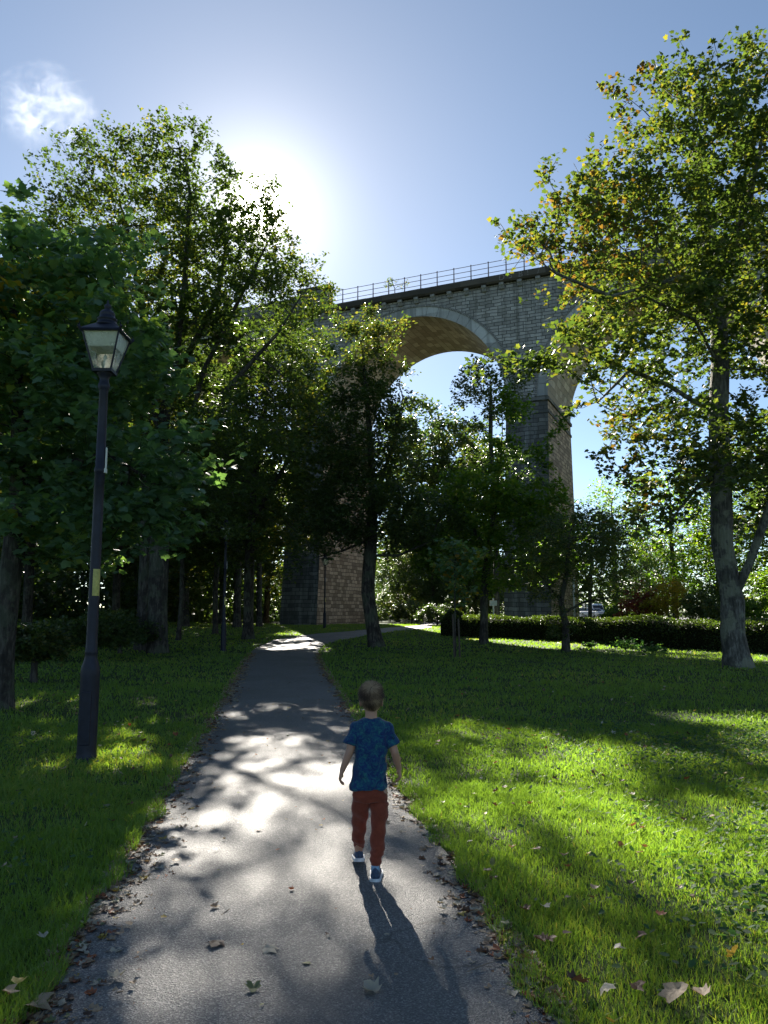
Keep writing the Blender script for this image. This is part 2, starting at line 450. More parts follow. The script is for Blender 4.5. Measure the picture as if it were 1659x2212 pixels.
# voussoir rings, one stone after another with a dark joint between
for c, dring in [(c_, d_) for c_ in arches[2:7] for d_ in (VT - .005, -.045)]:
    bm = bmesh.new(); NV = 27
    for k in range(NV):
        a0 = math.pi * (k + 0.016) / NV; a1 = math.pi * (k + 0.984) / NV
        for d0 in (dring,):
            vs = []
            for d in (d0, d0 + 0.05):
                for a, r in ((a0, VR - 0.01), (a0, VR + RING), ((a0 + a1) / 2, VR + RING), (a1, VR + RING), (a1, VR - 0.01), ((a0 + a1) / 2, VR - 0.01)):
                    vs.append(bm.verts.new(vp(c + r * math.cos(a), d, VZ + r * math.sin(a)) - VI))
            bm.faces.new(vs[:6]); bm.faces.new(vs[6:][::-1])
            for q in range(6): bm.faces.new((vs[q], vs[(q + 1) % 6], vs[6 + (q + 1) % 6], vs[6 + q]))
    ro = bmobj("arch_ring", bm, M['ring'], via)
    ro.data.uv_layers.new(name="UVMap")
    uvd = ro.data.uv_layers[0].data
    for lp in ro.data.loops:
        v = ro.data.vertices[lp.vertex_index].co + VI - VA
        uvd[lp.index].uv = (v.dot(VU), v.z)
    if dring > 0: continue
    # hood mould round the ring
    bm = bmesh.new(); NM = 48; prev = None
    for k in range(NM + 1):
        a = math.pi * k / NM; sec = []
        for r, d in ((VR + RING, 0.0), (VR + RING, -0.12), (VR + RING + 0.12, -0.12), (VR + RING + 0.17, 0.0)):
            sec.append(bm.verts.new(vp(c + r * math.cos(a), d, VZ + r * math.sin(a)) - VI))
        if prev:
            for q in range(3): bm.faces.new((prev[q], prev[q + 1], sec[q + 1], sec[q]))
        prev = sec
    bmobj("hood_mould", bm, M['spandrel'], ro).data.uv_layers.new(name="UVMap")
prof = [(0.3, -0.95 + 0.33), (-0.30, -0.62), (-0.42, -0.50), (-0.42, -0.16), (-0.34, -0.02), (-0.2, 0.0), (0.35, 0.0), (0.35, -0.62)]
for side in (0, 1):
    m = UVM(); L = np.arange(s0, s1, 1.2)
    for sa, sb in zip(L, L[1:]):
        jz = random.Random(int(sa * 10)).uniform(-0.012, 0.012)
        for q in range(len(prof) - 1):
            (d0, z0), (d1, z1) = prof[q], prof[q + 1]
            if side: d0, d1 = VT - d0, VT - d1
            m.quad([vp(sa, d0, VH + z0 + jz), vp(sb, d0, VH + z0 + jz), vp(sb, d1, VH + z1 + jz), vp(sa, d1, VH + z1 + jz)], [(sa, z0 + q), (sb, z0 + q), (sb, z1 + q), (sa, z1 + q)])
    m.build("coping", M['coping'], via)
PS0, PSD = 1.25, 1.3415
M['corbel'] = simple_mat("corbel_stone", (0.21, 0.205, 0.19), 0.85, nscale=4, var=0.4)
cb0 = None
for k in range(-3, 34):
    s = PS0 - 0.35 + PSD * k
    if cb0 is None:
        bm = bmesh.new()
        V_ = [(-0.17, 0), (0.17, 0)]
        pf = [(0.0, -0.62), (-0.34, -0.62), (-0.34, -0.80), (-0.24, -0.86), (-0.18, -1.02), (-0.14, -1.06), (0.0, -1.06)]
        rows = [[bm.verts.new(VU * x + VN * d + Vector((0, 0, z))) for d, z in pf] for x in (-0.17, 0.17)]
        bm.faces.new(rows[0]); bm.faces.new(rows[1][::-1])
        for q in range(len(pf)): bm.faces.new((rows[0][q], rows[0][(q + 1) % len(pf)], rows[1][(q + 1) % len(pf)], rows[1][q]))
        cb0 = bmobj("corbel", bm, M['corbel'], via, bevel=0.02); o = cb0
    else:
        o = cb0.copy(); COL.objects.link(o); o.parent = via
    o.location = vp(s, -0.003, VH - 0.0) - VI
# railing on the coping
bm = bmesh.new(); ra, rb = 0.02, PS0 + PSD * 33 + 0.3
for z in (0.34, 0.74, 1.14):
    add_tube(bm, [vp(ra, -0.12, VH + z) - VI, vp(rb, -0.12, VH + z) - VI], 0.022, 6)
rl = bmobj("railing", bm, M['rail'], via)
rp0 = None
for k in range(0, 34):
    if rp0 is None:
        bm = bmesh.new(); add_tube(bm, [(0, 0, -0.05), (0, 0, 1.16)], [0.05, 0.036], 8); bmesh.ops.create_uvsphere(bm, u_segments=8, v_segments=6, radius=0.055, matrix=Matrix.Translation((0, 0, 1.18)))
        rp0 = bmobj("rail_post", bm, M['rail'], rl); o = rp0
    else:
        o = rp0.copy(); COL.objects.link(o); o.parent = rl
    o.location = vp(PS0 + PSD * k, -0.12, VH) - VI
# solid refuge block over the left pier, then plain parapet beyond it
M['parapet'] = stone_mat("parapet_stone", (0.14, 0.135, 0.12), (0.21, 0.20, 0.18), (0.09, 0.09, 0.08), 1.1, 0.55, 0.012, 0.3, 0.3)
bm = bmesh.new()
R = Matrix((VU, VN, Vector((0, 0, 1)))).transposed().to_quaternion()
add_box(bm, vp(-1.5, 0.25, VH + 0.72) - VI, (2.8, 1.1, 1.45), R)
o = bmobj("refuge_block", bm, M['parapet'], via, bevel=0.02); uvproj(o)
bm = bmesh.new()
add_box(bm, vp(-1.5, 0.25, VH + 1.62) - VI, (2.92, 1.22, 0.34), R)
c_ = bmobj("cap_stone", bm, M['coping'], o, bevel=0.05); uvproj(c_)
bm = bmesh.new(); add_box(bm, vp(-21.4, 0.1, VH + 0.6) - VI, (37, 0.5, 1.2), R)
o = bmobj("parapet", bm, M['parapet'], via); uvproj(o)
# chalked letters on the coping face
M['chalk'] = simple_mat("chalk_paint", (0.20, 0.18, 0.165), 0.9)
for i, (ch, s) in enumerate((("D", 14.15), ("5", 14.9), ("B", 15.6), ("!", 16.25), ("/", 17.0))):
    cu = bpy.data.curves.new("letter", 'FONT'); cu.body = ch; cu.size = 0.62; cu.offset = -0.006; cu.extrude = 0.002
    tmp = bpy.data.objects.new("tmp", cu); COL.objects.link(tmp)
    dg = bpy.context.evaluated_depsgraph_get(); me = bpy.data.meshes.new_from_object(tmp.evaluated_get(dg))
    bpy.data.objects.remove(tmp, do_unlink=True)
    o = bpy.data.objects.new("chalk_letter", me); COL.objects.link(o); me.materials.clear(); me.materials.append(M['chalk']); o.parent = via
    Rm = Matrix((VU, Vector((0, 0, 1)), -VN)).transposed()
    o.matrix_local = Matrix.Translation(vp(s, -0.43, VH - 0.50) - VI) @ Rm.to_4x4() @ Matrix.Rotation(0.12 * (i % 2) - 0.08, 4, 'Z')
# ------------------------------------------------------------------ trees
def frames(D):
    """two unit vectors across each direction"""
    ref = np.where(np.abs(D[:, 2:3]) > 0.85, np.array([[1.0, 0, 0]]), np.array([[0, 0, 1.0]]))
    A = np.cross(D, ref); A /= np.linalg.norm(A, axis=1, keepdims=True) + 1e-9
    B = np.cross(D, A)
    return A, B
def grow(trunks, attr, step, kill, infl, rng, maxn=9000, sag=0.0):
    """space colonisation. trunks: list of (start_ref or None, [points]); returns nodes, parents"""
    N = []; P = []
    for start, pts in trunks:
        par = -1
        if start is not None:
            d = [((Vector(N[i]) - Vector(start)).length) for i in range(len(N))]; par = int(np.argmin(d))
        last = None
        pts = [Vector(p) for p in pts]
        if par >= 0: pts = [Vector(N[par])] + pts
        for a, b in zip(pts, pts[1:]):
            n = max(1, int((b - a).length / step))
            for k in range(n):
                q = a + (b - a) * ((k + (1 if (par >= 0 or last is not None) else 0)) / n)
                if par < 0 and last is None:
                    N.append(tuple(q)); P.append(-1); last = len(N) - 1
                    q = a + (b - a) * ((k + 1) / n)
                N.append(tuple(q)); P.append(last if last is not None else par); last = len(N) - 1
    N = np.array(N, float); P = list(P)
    ntrunk = len(N)
    A = attr.copy()
    dist = np.full(len(A), 1e9); near = np.zeros(len(A), int)
    def upd(i0):
        nonlocal dist, near
        X = N[i0:]
        d = np.sqrt(((A[:, None, :] - X[None]) ** 2).sum(2)); j = d.argmin(1); dm = d[np.arange(len(A)), j]
        b = dm < dist; dist = np.where(b, dm, dist); near = np.where(b, j + i0, near)
    upd(0)
    for it in range(400):
        if len(A) == 0 or len(N) > maxn: break
        ok = dist < infl
        if not ok.any():
            infl *= 1.5
            if infl > 60: break
            continue
        idx = near[ok]; dv = A[ok] - N[idx]; dv /= np.linalg.norm(dv, axis=1, keepdims=True) + 1e-9
        u, inv = np.unique(idx, return_inverse=True)
        S = np.zeros((len(u), 3)); np.add.at(S, inv, dv)
        par = np.array([P[i] for i in u]); pd = np.where(par[:, None] >= 0, N[u] - N[np.maximum(par, 0)], [[0, 0, 1]])
        pd = pd / (np.linalg.norm(pd, axis=1, keepdims=True) + 1e-9)
        S = S / (np.linalg.norm(S, axis=1, keepdims=True) + 1e-9) + pd * 0.35 + rng.randn(len(u), 3) * 0.16
        S[:, 2] -= sag
        S /= np.linalg.norm(S, axis=1, keepdims=True) + 1e-9
        new = N[u] + S * step
        dd = np.sqrt(((new[:, None, :] - N[None]) ** 2).sum(2)).min(1)
        good = dd > step * 0.45
        if not good.any():
            far = ~np.isin(near, u); A, dist, near = A[far], dist[far], near[far]; continue
        new = new[good]; u = u[good]
        i0 = len(N)
        N = np.vstack([N, new]); P += list(u)
        upd(i0)
        keep = dist > kill
        A, dist, near = A[keep], dist[keep], near[keep]
    return N, np.array(P), ntrunk
def radii(N, P, tip, r0, ntrunk, ex=2.3):
    n = len(N); cnt = np.zeros(n); nch = np.zeros(n, int); main = np.full(n, -1)
    for i in range(n):
        if P[i] >= 0: nch[P[i]] += 1
    cnt[nch == 0] = 1
    for i in range(n - 1, -1, -1):
        if P[i] >= 0: cnt[P[i]] += cnt[i]
    r = tip * np.power(np.maximum(cnt, 1), 1 / ex)
    # bring the base to the wanted thickness without fattening the twigs
    k = math.log(r0 / tip) / math.log(max(cnt[0], 2))
    r = tip * np.power(np.maximum(cnt, 1), k) if k < 0.75 else r * r0 / r[0]
    for i in range(n):
        p = P[i]
        if p >= 0 and (main[p] < 0 or cnt[i] > cnt[main[p]]): main[p] = i
    return r, cnt, main
def wood(N, P, r, main, name, mat, parent, flare=0.0, gnarl=0.0, seed=0):
    rng = np.random.RandomState(seed)
    n = len(N); e = np.array([i for i in range(n) if P[i] >= 0]); p = P[e]
    D = np.zeros_like(N); D[e] = N[e] - N[p]; D[P < 0] = (0, 0, 1)
    ch = main[np.arange(n)]; has = ch >= 0
    D /= np.linalg.norm(D, axis=1, keepdims=True) + 1e-9
    D2 = D.copy(); D2[has] += D[ch[has]]; D2 /= np.linalg.norm(D2, axis=1, keepdims=True) + 1e-9
    rr = r.copy()
    z0 = N[0, 2]
    if flare: rr = rr * (1 + flare * np.exp(-(N[:, 2] - z0) / 0.35) * (np.linalg.norm(N[:, :2] - N[0, :2], axis=1) < 1.5))
    allV, allF, off = [], [], 0
    for lo, hi, k in ((0.07, 99, 12), (0.022, 0.07, 6), (0, 0.022, 3)):
        s = (r[e] >= lo) & (r[e] < hi)
        ee, pp = e[s], p[s]
        if len(ee) == 0: continue
        ismain = main[pp] == ee
        dirp = np.where(ismain[:, None], D2[pp], D[ee])
        rp = np.where(ismain, rr[pp], rr[ee] * 1.12)
        A1, B1 = frames(dirp); A2, B2 = frames(D2[ee])
        # keep both rings turned the same way
        th = np.arctan2((A2 * B1).sum(1), (A2 * A1).sum(1))
        ang = np.linspace(0, 2 * np.pi, k, endpoint=False)
        def ring(c, A, B, R, t0, z):
            a = ang[None] + t0[:, None]
            w_ = 1 + (gnarl * np.sin(a * 3 + 0.7 + z[:, None] * 1.3) + gnarl * 0.6 * np.sin(a * 5 + z[:, None] * 2.1)) * (R[:, None] > 0.1)
            return c[:, None] + (A[:, None] * np.cos(a)[..., None] + B[:, None] * np.sin(a)[..., None]) * (R[:, None] * w_)[..., None]
        zero = np.zeros(len(ee))
        R1 = ring(N[pp], A1, B1, rp, th, N[pp, 2]); R2 = ring(N[ee], A2, B2, rr[ee], zero, N[ee, 2])
        # ring one uses the angle of frame two so that the strips do not twist
        V = np.concatenate([R1, R2], 1).reshape(-1, 3)
        base = (np.arange(len(ee)) * 2 * k)[:, None] + off
        q = np.arange(k); q2 = (q + 1) % k
        Fq = np.stack([base + q, base + q2, base + k + q2, base + k + q], 2).reshape(-1, 4)
        allV.append(V); allF.append(Fq); off += len(V)
    return npmesh(name, np.vstack(allV), np.vstack(allF), mat, parent, True)
# leaf outlines, base at the origin, pointing along +y; normal +z
def leaf_shape(kind):
    if kind == 'maple':
        h = [(0.0, 0.04), (0.20, -0.05), (0.46, 0.08), (0.37, 0.24), (0.58, 0.54), (0.32, 0.55), (0.22, 0.76), (0.0, 1.0)]
        pts = h + [(-x, y) for x, y in h[-2:0:-1]]
        c = (0, 0.32)
        V = [(c[0], c[1], 0.0)] + [(x, y, -0.10 * abs(x) * 2 - 0.12 * (y - 0.3) ** 2) for x, y in pts]
        n = len(pts)
        F = [(0, 1 + i, 1 + (i + 1) % n) for i in range(n)]
    elif kind == 'lobed':
        pts = [(0, 0), (0.38, 0.12), (0.5, 0.55), (0.17, 0.55), (0, 1), (-0.17, 0.55), (-0.5, 0.55), (-0.38, 0.12)]
        V = [(0, 0.33, 0.05)] + [(x, y, -0.1 * abs(x)) for x, y in pts]
        n = len(pts)
        F = [(0, 1 + i, 1 + (i + 1) % n) for i in range(n)]
    elif kind == 'oval':
        pts = [(0, 0), (0.28, 0.3), (0.24, 0.68), (0, 1), (-0.24, 0.68), (-0.28, 0.3)]
        V = [(x, y, 0.12 * abs(x)) for x, y in pts]
        F = [(0, 1, 2), (0, 2, 3), (0, 3, 4), (0, 4, 5)]
    else:
        V = [(0, 0, 0), (0.42, 0.45, -0.08), (0, 1, 0), (-0.42, 0.45, -0.08)]
        F = [(0, 1, 2), (0, 2, 3)]
    return np.array(V, float), np.array(F, int)
def leaves(name, C, size, kind, mat, parent, rng, tilt=0.75, droop=0.35, vary=0.35, bias=None, outward=None):
    n = len(C); T, F = leaf_shape(kind)
    az = rng.rand(n) * 2 * np.pi
    nz = np.stack([rng.randn(n) * tilt, rng.randn(n) * tilt, np.ones(n)], 1)
    nz /= np.linalg.norm(nz, axis=1, keepdims=True)
    d = np.stack([np.cos(az), np.sin(az), -droop + rng.randn(n) * 0.3], 1)
    if outward is not None: d[:, :2] += outward * 0.9
    y = d - nz * (d * nz).sum(1, keepdims=True); y /= np.linalg.norm(y, axis=1, keepdims=True) + 1e-9
    x = np.cross(y, nz)
    s = size * (1 + vary * (rng.rand(n) * 2 - 1))
    V = C[:, None] + s[:, None, None] * (T[None, :, 0:1] * x[:, None] + T[None, :, 1:2] * y[:, None] + T[None, :, 2:3] * nz[:, None])
    FF = (F[None] + (np.arange(n) * len(T))[:, None, None]).reshape(-1, 3)
    r = rng.rand(n)
    if bias is not None: r = np.clip(r * (0.8) + bias, 0, 1)
    return npmesh(name, V.reshape(-1, 3), FF, mat, parent, False, {"rnd": np.repeat(r, len(F))})
def blob_points(blobs, n, nclump, csig, rng, shell=0.55):
    """points in clumps filling ellipsoids (centre, radii, weight)"""
    wt = np.array([b[1][0] * b[1][1] * b[1][2] * b[2] for b in blobs]); wt /= wt.sum()
    which = rng.choice(len(blobs), nclump, p=wt)
    u = rng.randn(nclump, 3); u /= np.linalg.norm(u, axis=1, keepdims=True)
    rr = np.where(rng.rand(nclump) < shell, 0.72 + 0.25 * rng.rand(nclump), rng.rand(nclump) ** (1 / 3) * 0.9)
    C = np.array([blobs[i][0] for i in which]) + u * rr[:, None] * np.array([blobs[i][1] for i in which])
    k = rng.randint(0, nclump, n)
    s = csig * (0.6 + 0.8 * rng.rand(nclump))
    return C[k] + rng.randn(n, 3) * s[k, None] * np.array([1, 1, 0.62])
def blob(px, py, Y, rx, rz, ry=None, w=1.0):
    """an ellipsoid of crown: centre seen at px,py and Y metres ahead, half width and half height in pixels, half depth in metres"""
    c = at(px, py, Y); m = pxm(c)
    return (tuple(c), (rx * m, ry if ry else rx * m, rz * m), w)
def tree(name, label, trunks, r0, blobs, nattr=1400, nclump=120, csig=0.7, nleaf=20000, lsize=0.15, kind='lobed', mat=None, bark=None, seed=1,
         step=0.35, kill=0.5, infl=4.0, tip=0.006, flare=0.5, gnarl=0.05, bias=None, thin=6, lsig=0.22, group=None, tilt=0.75, droop=0.35, shell=0.55, cat="tree", bare=None, twigs=True, sprig=5):
    rng = np.random.RandomState(seed)
    base = Vector(trunks[0][1][0])
    root = empty(name, base, label, cat, group)
    tr = [(None if s is None else tuple(Vector(s) - base), [tuple(Vector(p) - base) for p in pts]) for s, pts in trunks]
    bl = [(tuple(Vector(b[0]) - base), b[1], b[2]) for b in blobs]
    A = blob_points(bl, nattr, nclump, csig, rng, shell)
    A = A[A[:, 2] > 0.5]
    N, P, ntr = grow(tr, A, step, kill, infl, rng)
    r, cnt, main = radii(N, P, tip, r0, ntr)
    if mat is not None and nleaf:
        cand = np.where((cnt <= thin) & (np.arange(len(N)) >= ntr // 2))[0]
        pw = 1.0 / (cnt[cand] ** 0.3)
        if bare is not None: pw = pw * bare(N[cand] + np.array(base))
        # leaf density itself comes in clumps
        cl = np.sin(N[cand, 0] * 1.7 + seed) * np.sin(N[cand, 1] * 1.9 + 2 * seed) * np.sin(N[cand, 2] * 2.1 + 3 * seed)
        pw = pw * (0.55 + 0.9 * (cl > -0.15))
        pw /= pw.sum()
        k = np.repeat(cand[rng.choice(len(cand), nleaf // sprig, p=pw)], sprig)   # leaves sit in sprigs on the twigs
        nleaf = len(k)
        C = N[k] + np.repeat(rng.randn(nleaf // sprig, 3), sprig, 0) * lsig * .7 + rng.randn(nleaf, 3) * lsize * .75 * np.array([1, 1, 0.7])
        od = C[:, :2] - N[0, :2]; od = od / (np.linalg.norm(od, axis=1, keepdims=True) + 1e-6)
        patch = 0.09 * (np.sin(C[:, 0] * 0.9 + seed) + np.sin(C[:, 2] * 1.1 + 1.7 * seed))
        bb = patch + (bias(C + np.array(base)) if bias is not None else 0.1)
        leaves("crown", C, lsize, kind, mat, root, rng, tilt, droop, outward=od, bias=bb)
    wood(N, P, r, main, "trunk", bark, root, flare, gnarl, seed)
    return root

def bark_mat(name, a, b, lich=(0.16, 0.18, 0.12), lichf=0.5, scale=7.0):
    t = NT(name); p = t.obj()
    st = t.n("Mapping", {'Vector': p, 'Scale': (scale * 2.4, scale * 2.4, scale * 0.5)}).outputs[0]
    f = t.noise(1.0, st, 7, 0.65); g = t.noise(1.6, p, 6, 0.65); g2 = t.noise(14, p, 4)
    c = t.ramp(f, [(0.36, tuple(k * .45 for k in a)), (0.5, a), (0.64, b)])
    c = t.mix(t.math('MULTIPLY', t.ramp(g, [(0.5, (0, 0, 0)), (0.54, (1, 1, 1))]), lichf), c, lich)
    c = t.mix(t.math('MULTIPLY', t.ramp(t.noise(2.3, t.n("Mapping", {'Vector': p, 'Location': (5, 3, 1)}).outputs[0], 5), [(0.54, (0, 0, 0)), (0.6, (1, 1, 1))]), 0.6), c, tuple(k * 0.4 for k in a))
    return t.done(t.pbr(c, 0.85, t.bump(t.math('ADD', f, t.math('MULTIPLY', g2, 0.5)), 1.0, 0.06), 0.25))
M['bark_grey'] = bark_mat("grey_lichened_bark", (0.10, 0.096, 0.082), (0.19, 0.185, 0.16), (0.22, 0.23, 0.16), 0.6)
M['bark_dark'] = bark_mat("dark_bark", (0.045, 0.04, 0.035), (0.11, 0.10, 0.085), (0.09, 0.11, 0.07), 0.4)
G0, G1, G2, GY, GB = (0.040, 0.070, 0.022), (0.062, 0.100, 0.028), (0.090, 0.125, 0.032), (0.20, 0.17, 0.03), (0.15, 0.085, 0.03)
M['leaf_maple'] = leaf_mat("sycamore_leaf", [(0, G0), (0.45, G1), (0.72, G2), (0.88, (0.14, 0.15, 0.035)), (0.96, GY), (1, GB)], (1.75, 1.75, 0.65), 0.46, .5)
M['leaf_teal'] = leaf_mat("maple_leaf_blue_green", [(0, (0.065, 0.115, 0.075)), (0.6, (0.10, 0.165, 0.105)), (0.85, (0.13, 0.18, 0.06)), (0.97, GY), (1, (0.35, 0.2, 0.03))], (2.2, 2.5, 0.7), 0.46)
M['leaf_lime'] = leaf_mat("lime_leaf", [(0, G0), (0.5, (0.05, 0.085, 0.02)), (0.85, (0.09, 0.12, 0.025)), (1, (0.22, 0.19, 0.03))], (1.9, 1.9, 0.75), 0.45, .55)
M['leaf_dark'] = leaf_mat("dark_leaf", [(0, (0.030, 0.052, 0.020)), (0.7, (0.055, 0.085, 0.028)), (1, (0.13, 0.12, 0.035))], (2.2, 2.4, 0.8), 0.42)
M['leaf_red'] = leaf_mat("purple_leaf", [(0, (0.08, 0.02, 0.02)), (0.6, (0.20, 0.055, 0.04)), (1, (0.30, 0.12, 0.05))], (2.0, 1.2, 0.9), 0.5)
M['leaf_yellow'] = leaf_mat("yellow_leaf", [(0, (0.12, 0.14, 0.02)), (0.6, (0.28, 0.24, 0.03)), (1, (0.35, 0.20, 0.03))], (2.0, 1.9, 0.6), 0.5)
M['leaf_bright'] = leaf_mat("shrub_leaf", [(0, (0.04, 0.08, 0.015)), (0.6, (0.08, 0.14, 0.02)), (1, (0.15, 0.18, 0.03))], (2.4, 2.6, 0.7), 0.5)
def gp(px, py, Y, sink=0.08):
    p = at(px, py, Y); return Vector((p.x, p.y, gz(p.x, p.y) - sink))
# the big forked sycamore on the right
Y = 21.5
b = gp(1592, 1440, Y)
f = at(1583, 1300, Y)
tree("sycamore_tree", "big pale-barked forked sycamore at the right with yellowing leaves over the viaduct",
     [(None, [b, at(1582, 1370, Y), f, at(1562, 1180, Y), at(1553, 980, Y), at(1556, 800, Y), at(1548, 640, Y + .5), at(1530, 480, Y + .5), at(1500, 330, Y)]),
      (f, [at(1622, 1210, Y - .4), at(1668, 1080, Y - 1), at(1725, 900, Y - 1.5), at(1740, 700, Y - 2), at(1720, 520, Y - 2)]),
      (at(1555, 800, Y), [at(1500, 690, Y - 1), at(1390, 640, Y - 2), at(1260, 690, Y - 2.5)]),
      (at(1553, 900, Y), [at(1440, 830, Y - 1), at(1360, 800, Y - 2), at(1290, 870, Y - 3)]),
      (at(1553, 700, Y), [at(1470, 600, Y - 1), at(1320, 640, Y - 3), at(1200, 590, Y - 3), at(1130, 540, Y - 3.4)]),
      (at(1555, 1000, Y), [at(1500, 1060, Y - 1), at(1420, 1160, Y - 2), at(1330, 1130, Y - 3)]),
      (at(1545, 600, Y), [at(1620, 420, Y), at(1650, 280, Y)])],
     0.315,
     [blob(1570, 300, Y, 160, 170, 3.3), blob(1480, 235, Y, 95, 95, 2.4, 1.4), blob(1270, 790, Y - 3, 95, 55, 1.4, 2.2), blob(1440, 440, Y, 180, 180, 3.2), blob(1330, 500, Y - 1, 150, 130, 2.4), blob(1660, 520, Y, 190, 300, 4.5), blob(1215, 520, Y - 2.4, 125, 60, 1.4, 3.5),
      blob(1440, 640, Y - 1, 210, 85, 3.0, 1.0), blob(1290, 765, Y - 3, 135, 65, 1.6, .9), blob(1490, 960, Y - 1.5, 150, 90, 2.6, .6), blob(1370, 1020, Y - 3, 110, 60, 1.8, .9),
      blob(1660, 880, Y, 180, 200, 3.6), blob(1420, 1120, Y - 1.5, 90, 50, 1.4, .6)],
     nattr=3500, nclump=280, csig=0.58, nleaf=56000, lsize=0.118, kind='maple', mat=M['leaf_maple'], bark=M['bark_grey'], seed=5, step=0.33, kill=0.42,
     tip=0.008, flare=0.42, gnarl=0.09, lsig=0.2,
     bias=lambda C: 0.08 + 0.14 * np.clip((7.5 - C[:, 0]) / 4.0, 0, 1) + 0.10 * np.clip((C[:, 2] - 9) / 6, 0, 1),
     bare=lambda C: np.where((C[:, 0] < 5.2) & (C[:, 2] > 8.6) & (C[:, 2] < 11.5), 0.3, 1.0))
# the near maple whose branches hang behind the first lamp
Y = 12.4
b = gp(2, 1530, Y)
tree("maple_tree", "near maple at the far left with large blue-green leaves hanging behind the first lamp",
     [(None, [b, at(8, 1400, Y), at(22, 1250, Y), at(40, 1080, Y), at(45, 900, Y), at(30, 700, Y), at(20, 500, Y)]),
      (at(40, 1080, Y), [at(110, 1010, Y - .3), at(230, 980, Y - .8), at(330, 1040, Y - 1)]),
      (at(42, 900, Y), [at(130, 800, Y - .3), at(260, 740, Y - .5)])],
     0.17,
     [blob(50, 600, Y, 160, 150, 2.0), blob(190, 680, Y, 140, 140, 1.7), blob(60, 800, Y, 200, 180, 2.2), blob(220, 850, Y - .3, 150, 150, 1.6), blob(310, 1010, Y - 1, 110, 120, 1.0, 1.2),
      blob(120, 1080, Y, 170, 120, 1.6), blob(300, 1150, Y - .8, 100, 70, .8, 1.0), blob(-110, 800, Y, 160, 350, 2.6)],
     nattr=2200, nclump=210, csig=0.36, nleaf=26000, lsize=0.125, kind='maple', mat=M['leaf_teal'], bark=M['bark_dark'], seed=8, step=0.2, kill=0.27, infl=2.5,
     tip=0.004, flare=0.3, lsig=0.14, droop=0.7, tilt=0.6, bias=lambda C: 0.05 + 0.1 * (C[:, 2] < 3.2))
# the tall tree with the sun behind its crown
Y = 27.5
b = gp(341, 1408, Y)
f = at(345, 1120, Y)
tree("plane_tree", "tall broad tree on the left with the low sun behind its thinning crown",
     [(None, [b, at(342, 1250, Y), f, at(350, 960, Y), at(330, 800, Y), at(300, 640, Y), at(270, 470, Y)]),
      (f, [at(400, 960, Y), at(440, 800, Y), at(520, 640, Y), at(590, 500, Y)]),
      (at(350, 960, Y), [at(380, 780, Y - 1), at(400, 600, Y - 1), at(410, 420, Y - 1), at(400, 330, Y - 1)]),
      (at(345, 900, Y), [at(390, 800, Y + 1), at(470, 640, Y + 1), at(500, 470, Y + 1)]),
      (at(340, 840, Y), [at(250, 700, Y), at(180, 560, Y)]),
      (at(400, 960, Y), [at(500, 830, Y - 1), at(600, 720, Y - 1), at(650, 640, Y - 1)])],
     0.34,
     [blob(310, 425, Y, 160, 120, 4), blob(425, 430, Y, 100, 100, 4), blob(190, 490, Y, 110, 95, 3), blob(340, 560, Y, 230, 130, 4.6), blob(530, 500, Y, 100, 110, 3, 1.0), blob(575, 610, Y, 95, 80, 3, 1.3), blob(585, 560, Y + 7, 48, 80, 2.0, 1.5),
      blob(480, 720, Y, 150, 100, 4, .8), blob(250, 720, Y, 160, 120, 4), blob(600, 790, Y - 1, 110, 90, 3, 1.2), blob(330, 900, Y, 160, 110, 3.5), blob(520, 930, Y - 1, 150, 110, 3.5, 1.0), blob(470, 1060, Y - 1, 130, 80, 3, .7)],
     nattr=4600, nclump=460, csig=0.6, nleaf=72000, lsize=0.112, kind='lobed', mat=M['leaf_lime'], bark=M['bark_dark'], seed=21, step=0.4, kill=0.5, infl=5,
     tip=0.008, flare=0.3, lsig=0.22, shell=0.6, bare=lambda C: np.where((C[:, 0] > -7.2) & (C[:, 0] < -3.6) & (C[:, 2] > 8.5) & (C[:, 2] < 12.2), .3, 1.0))
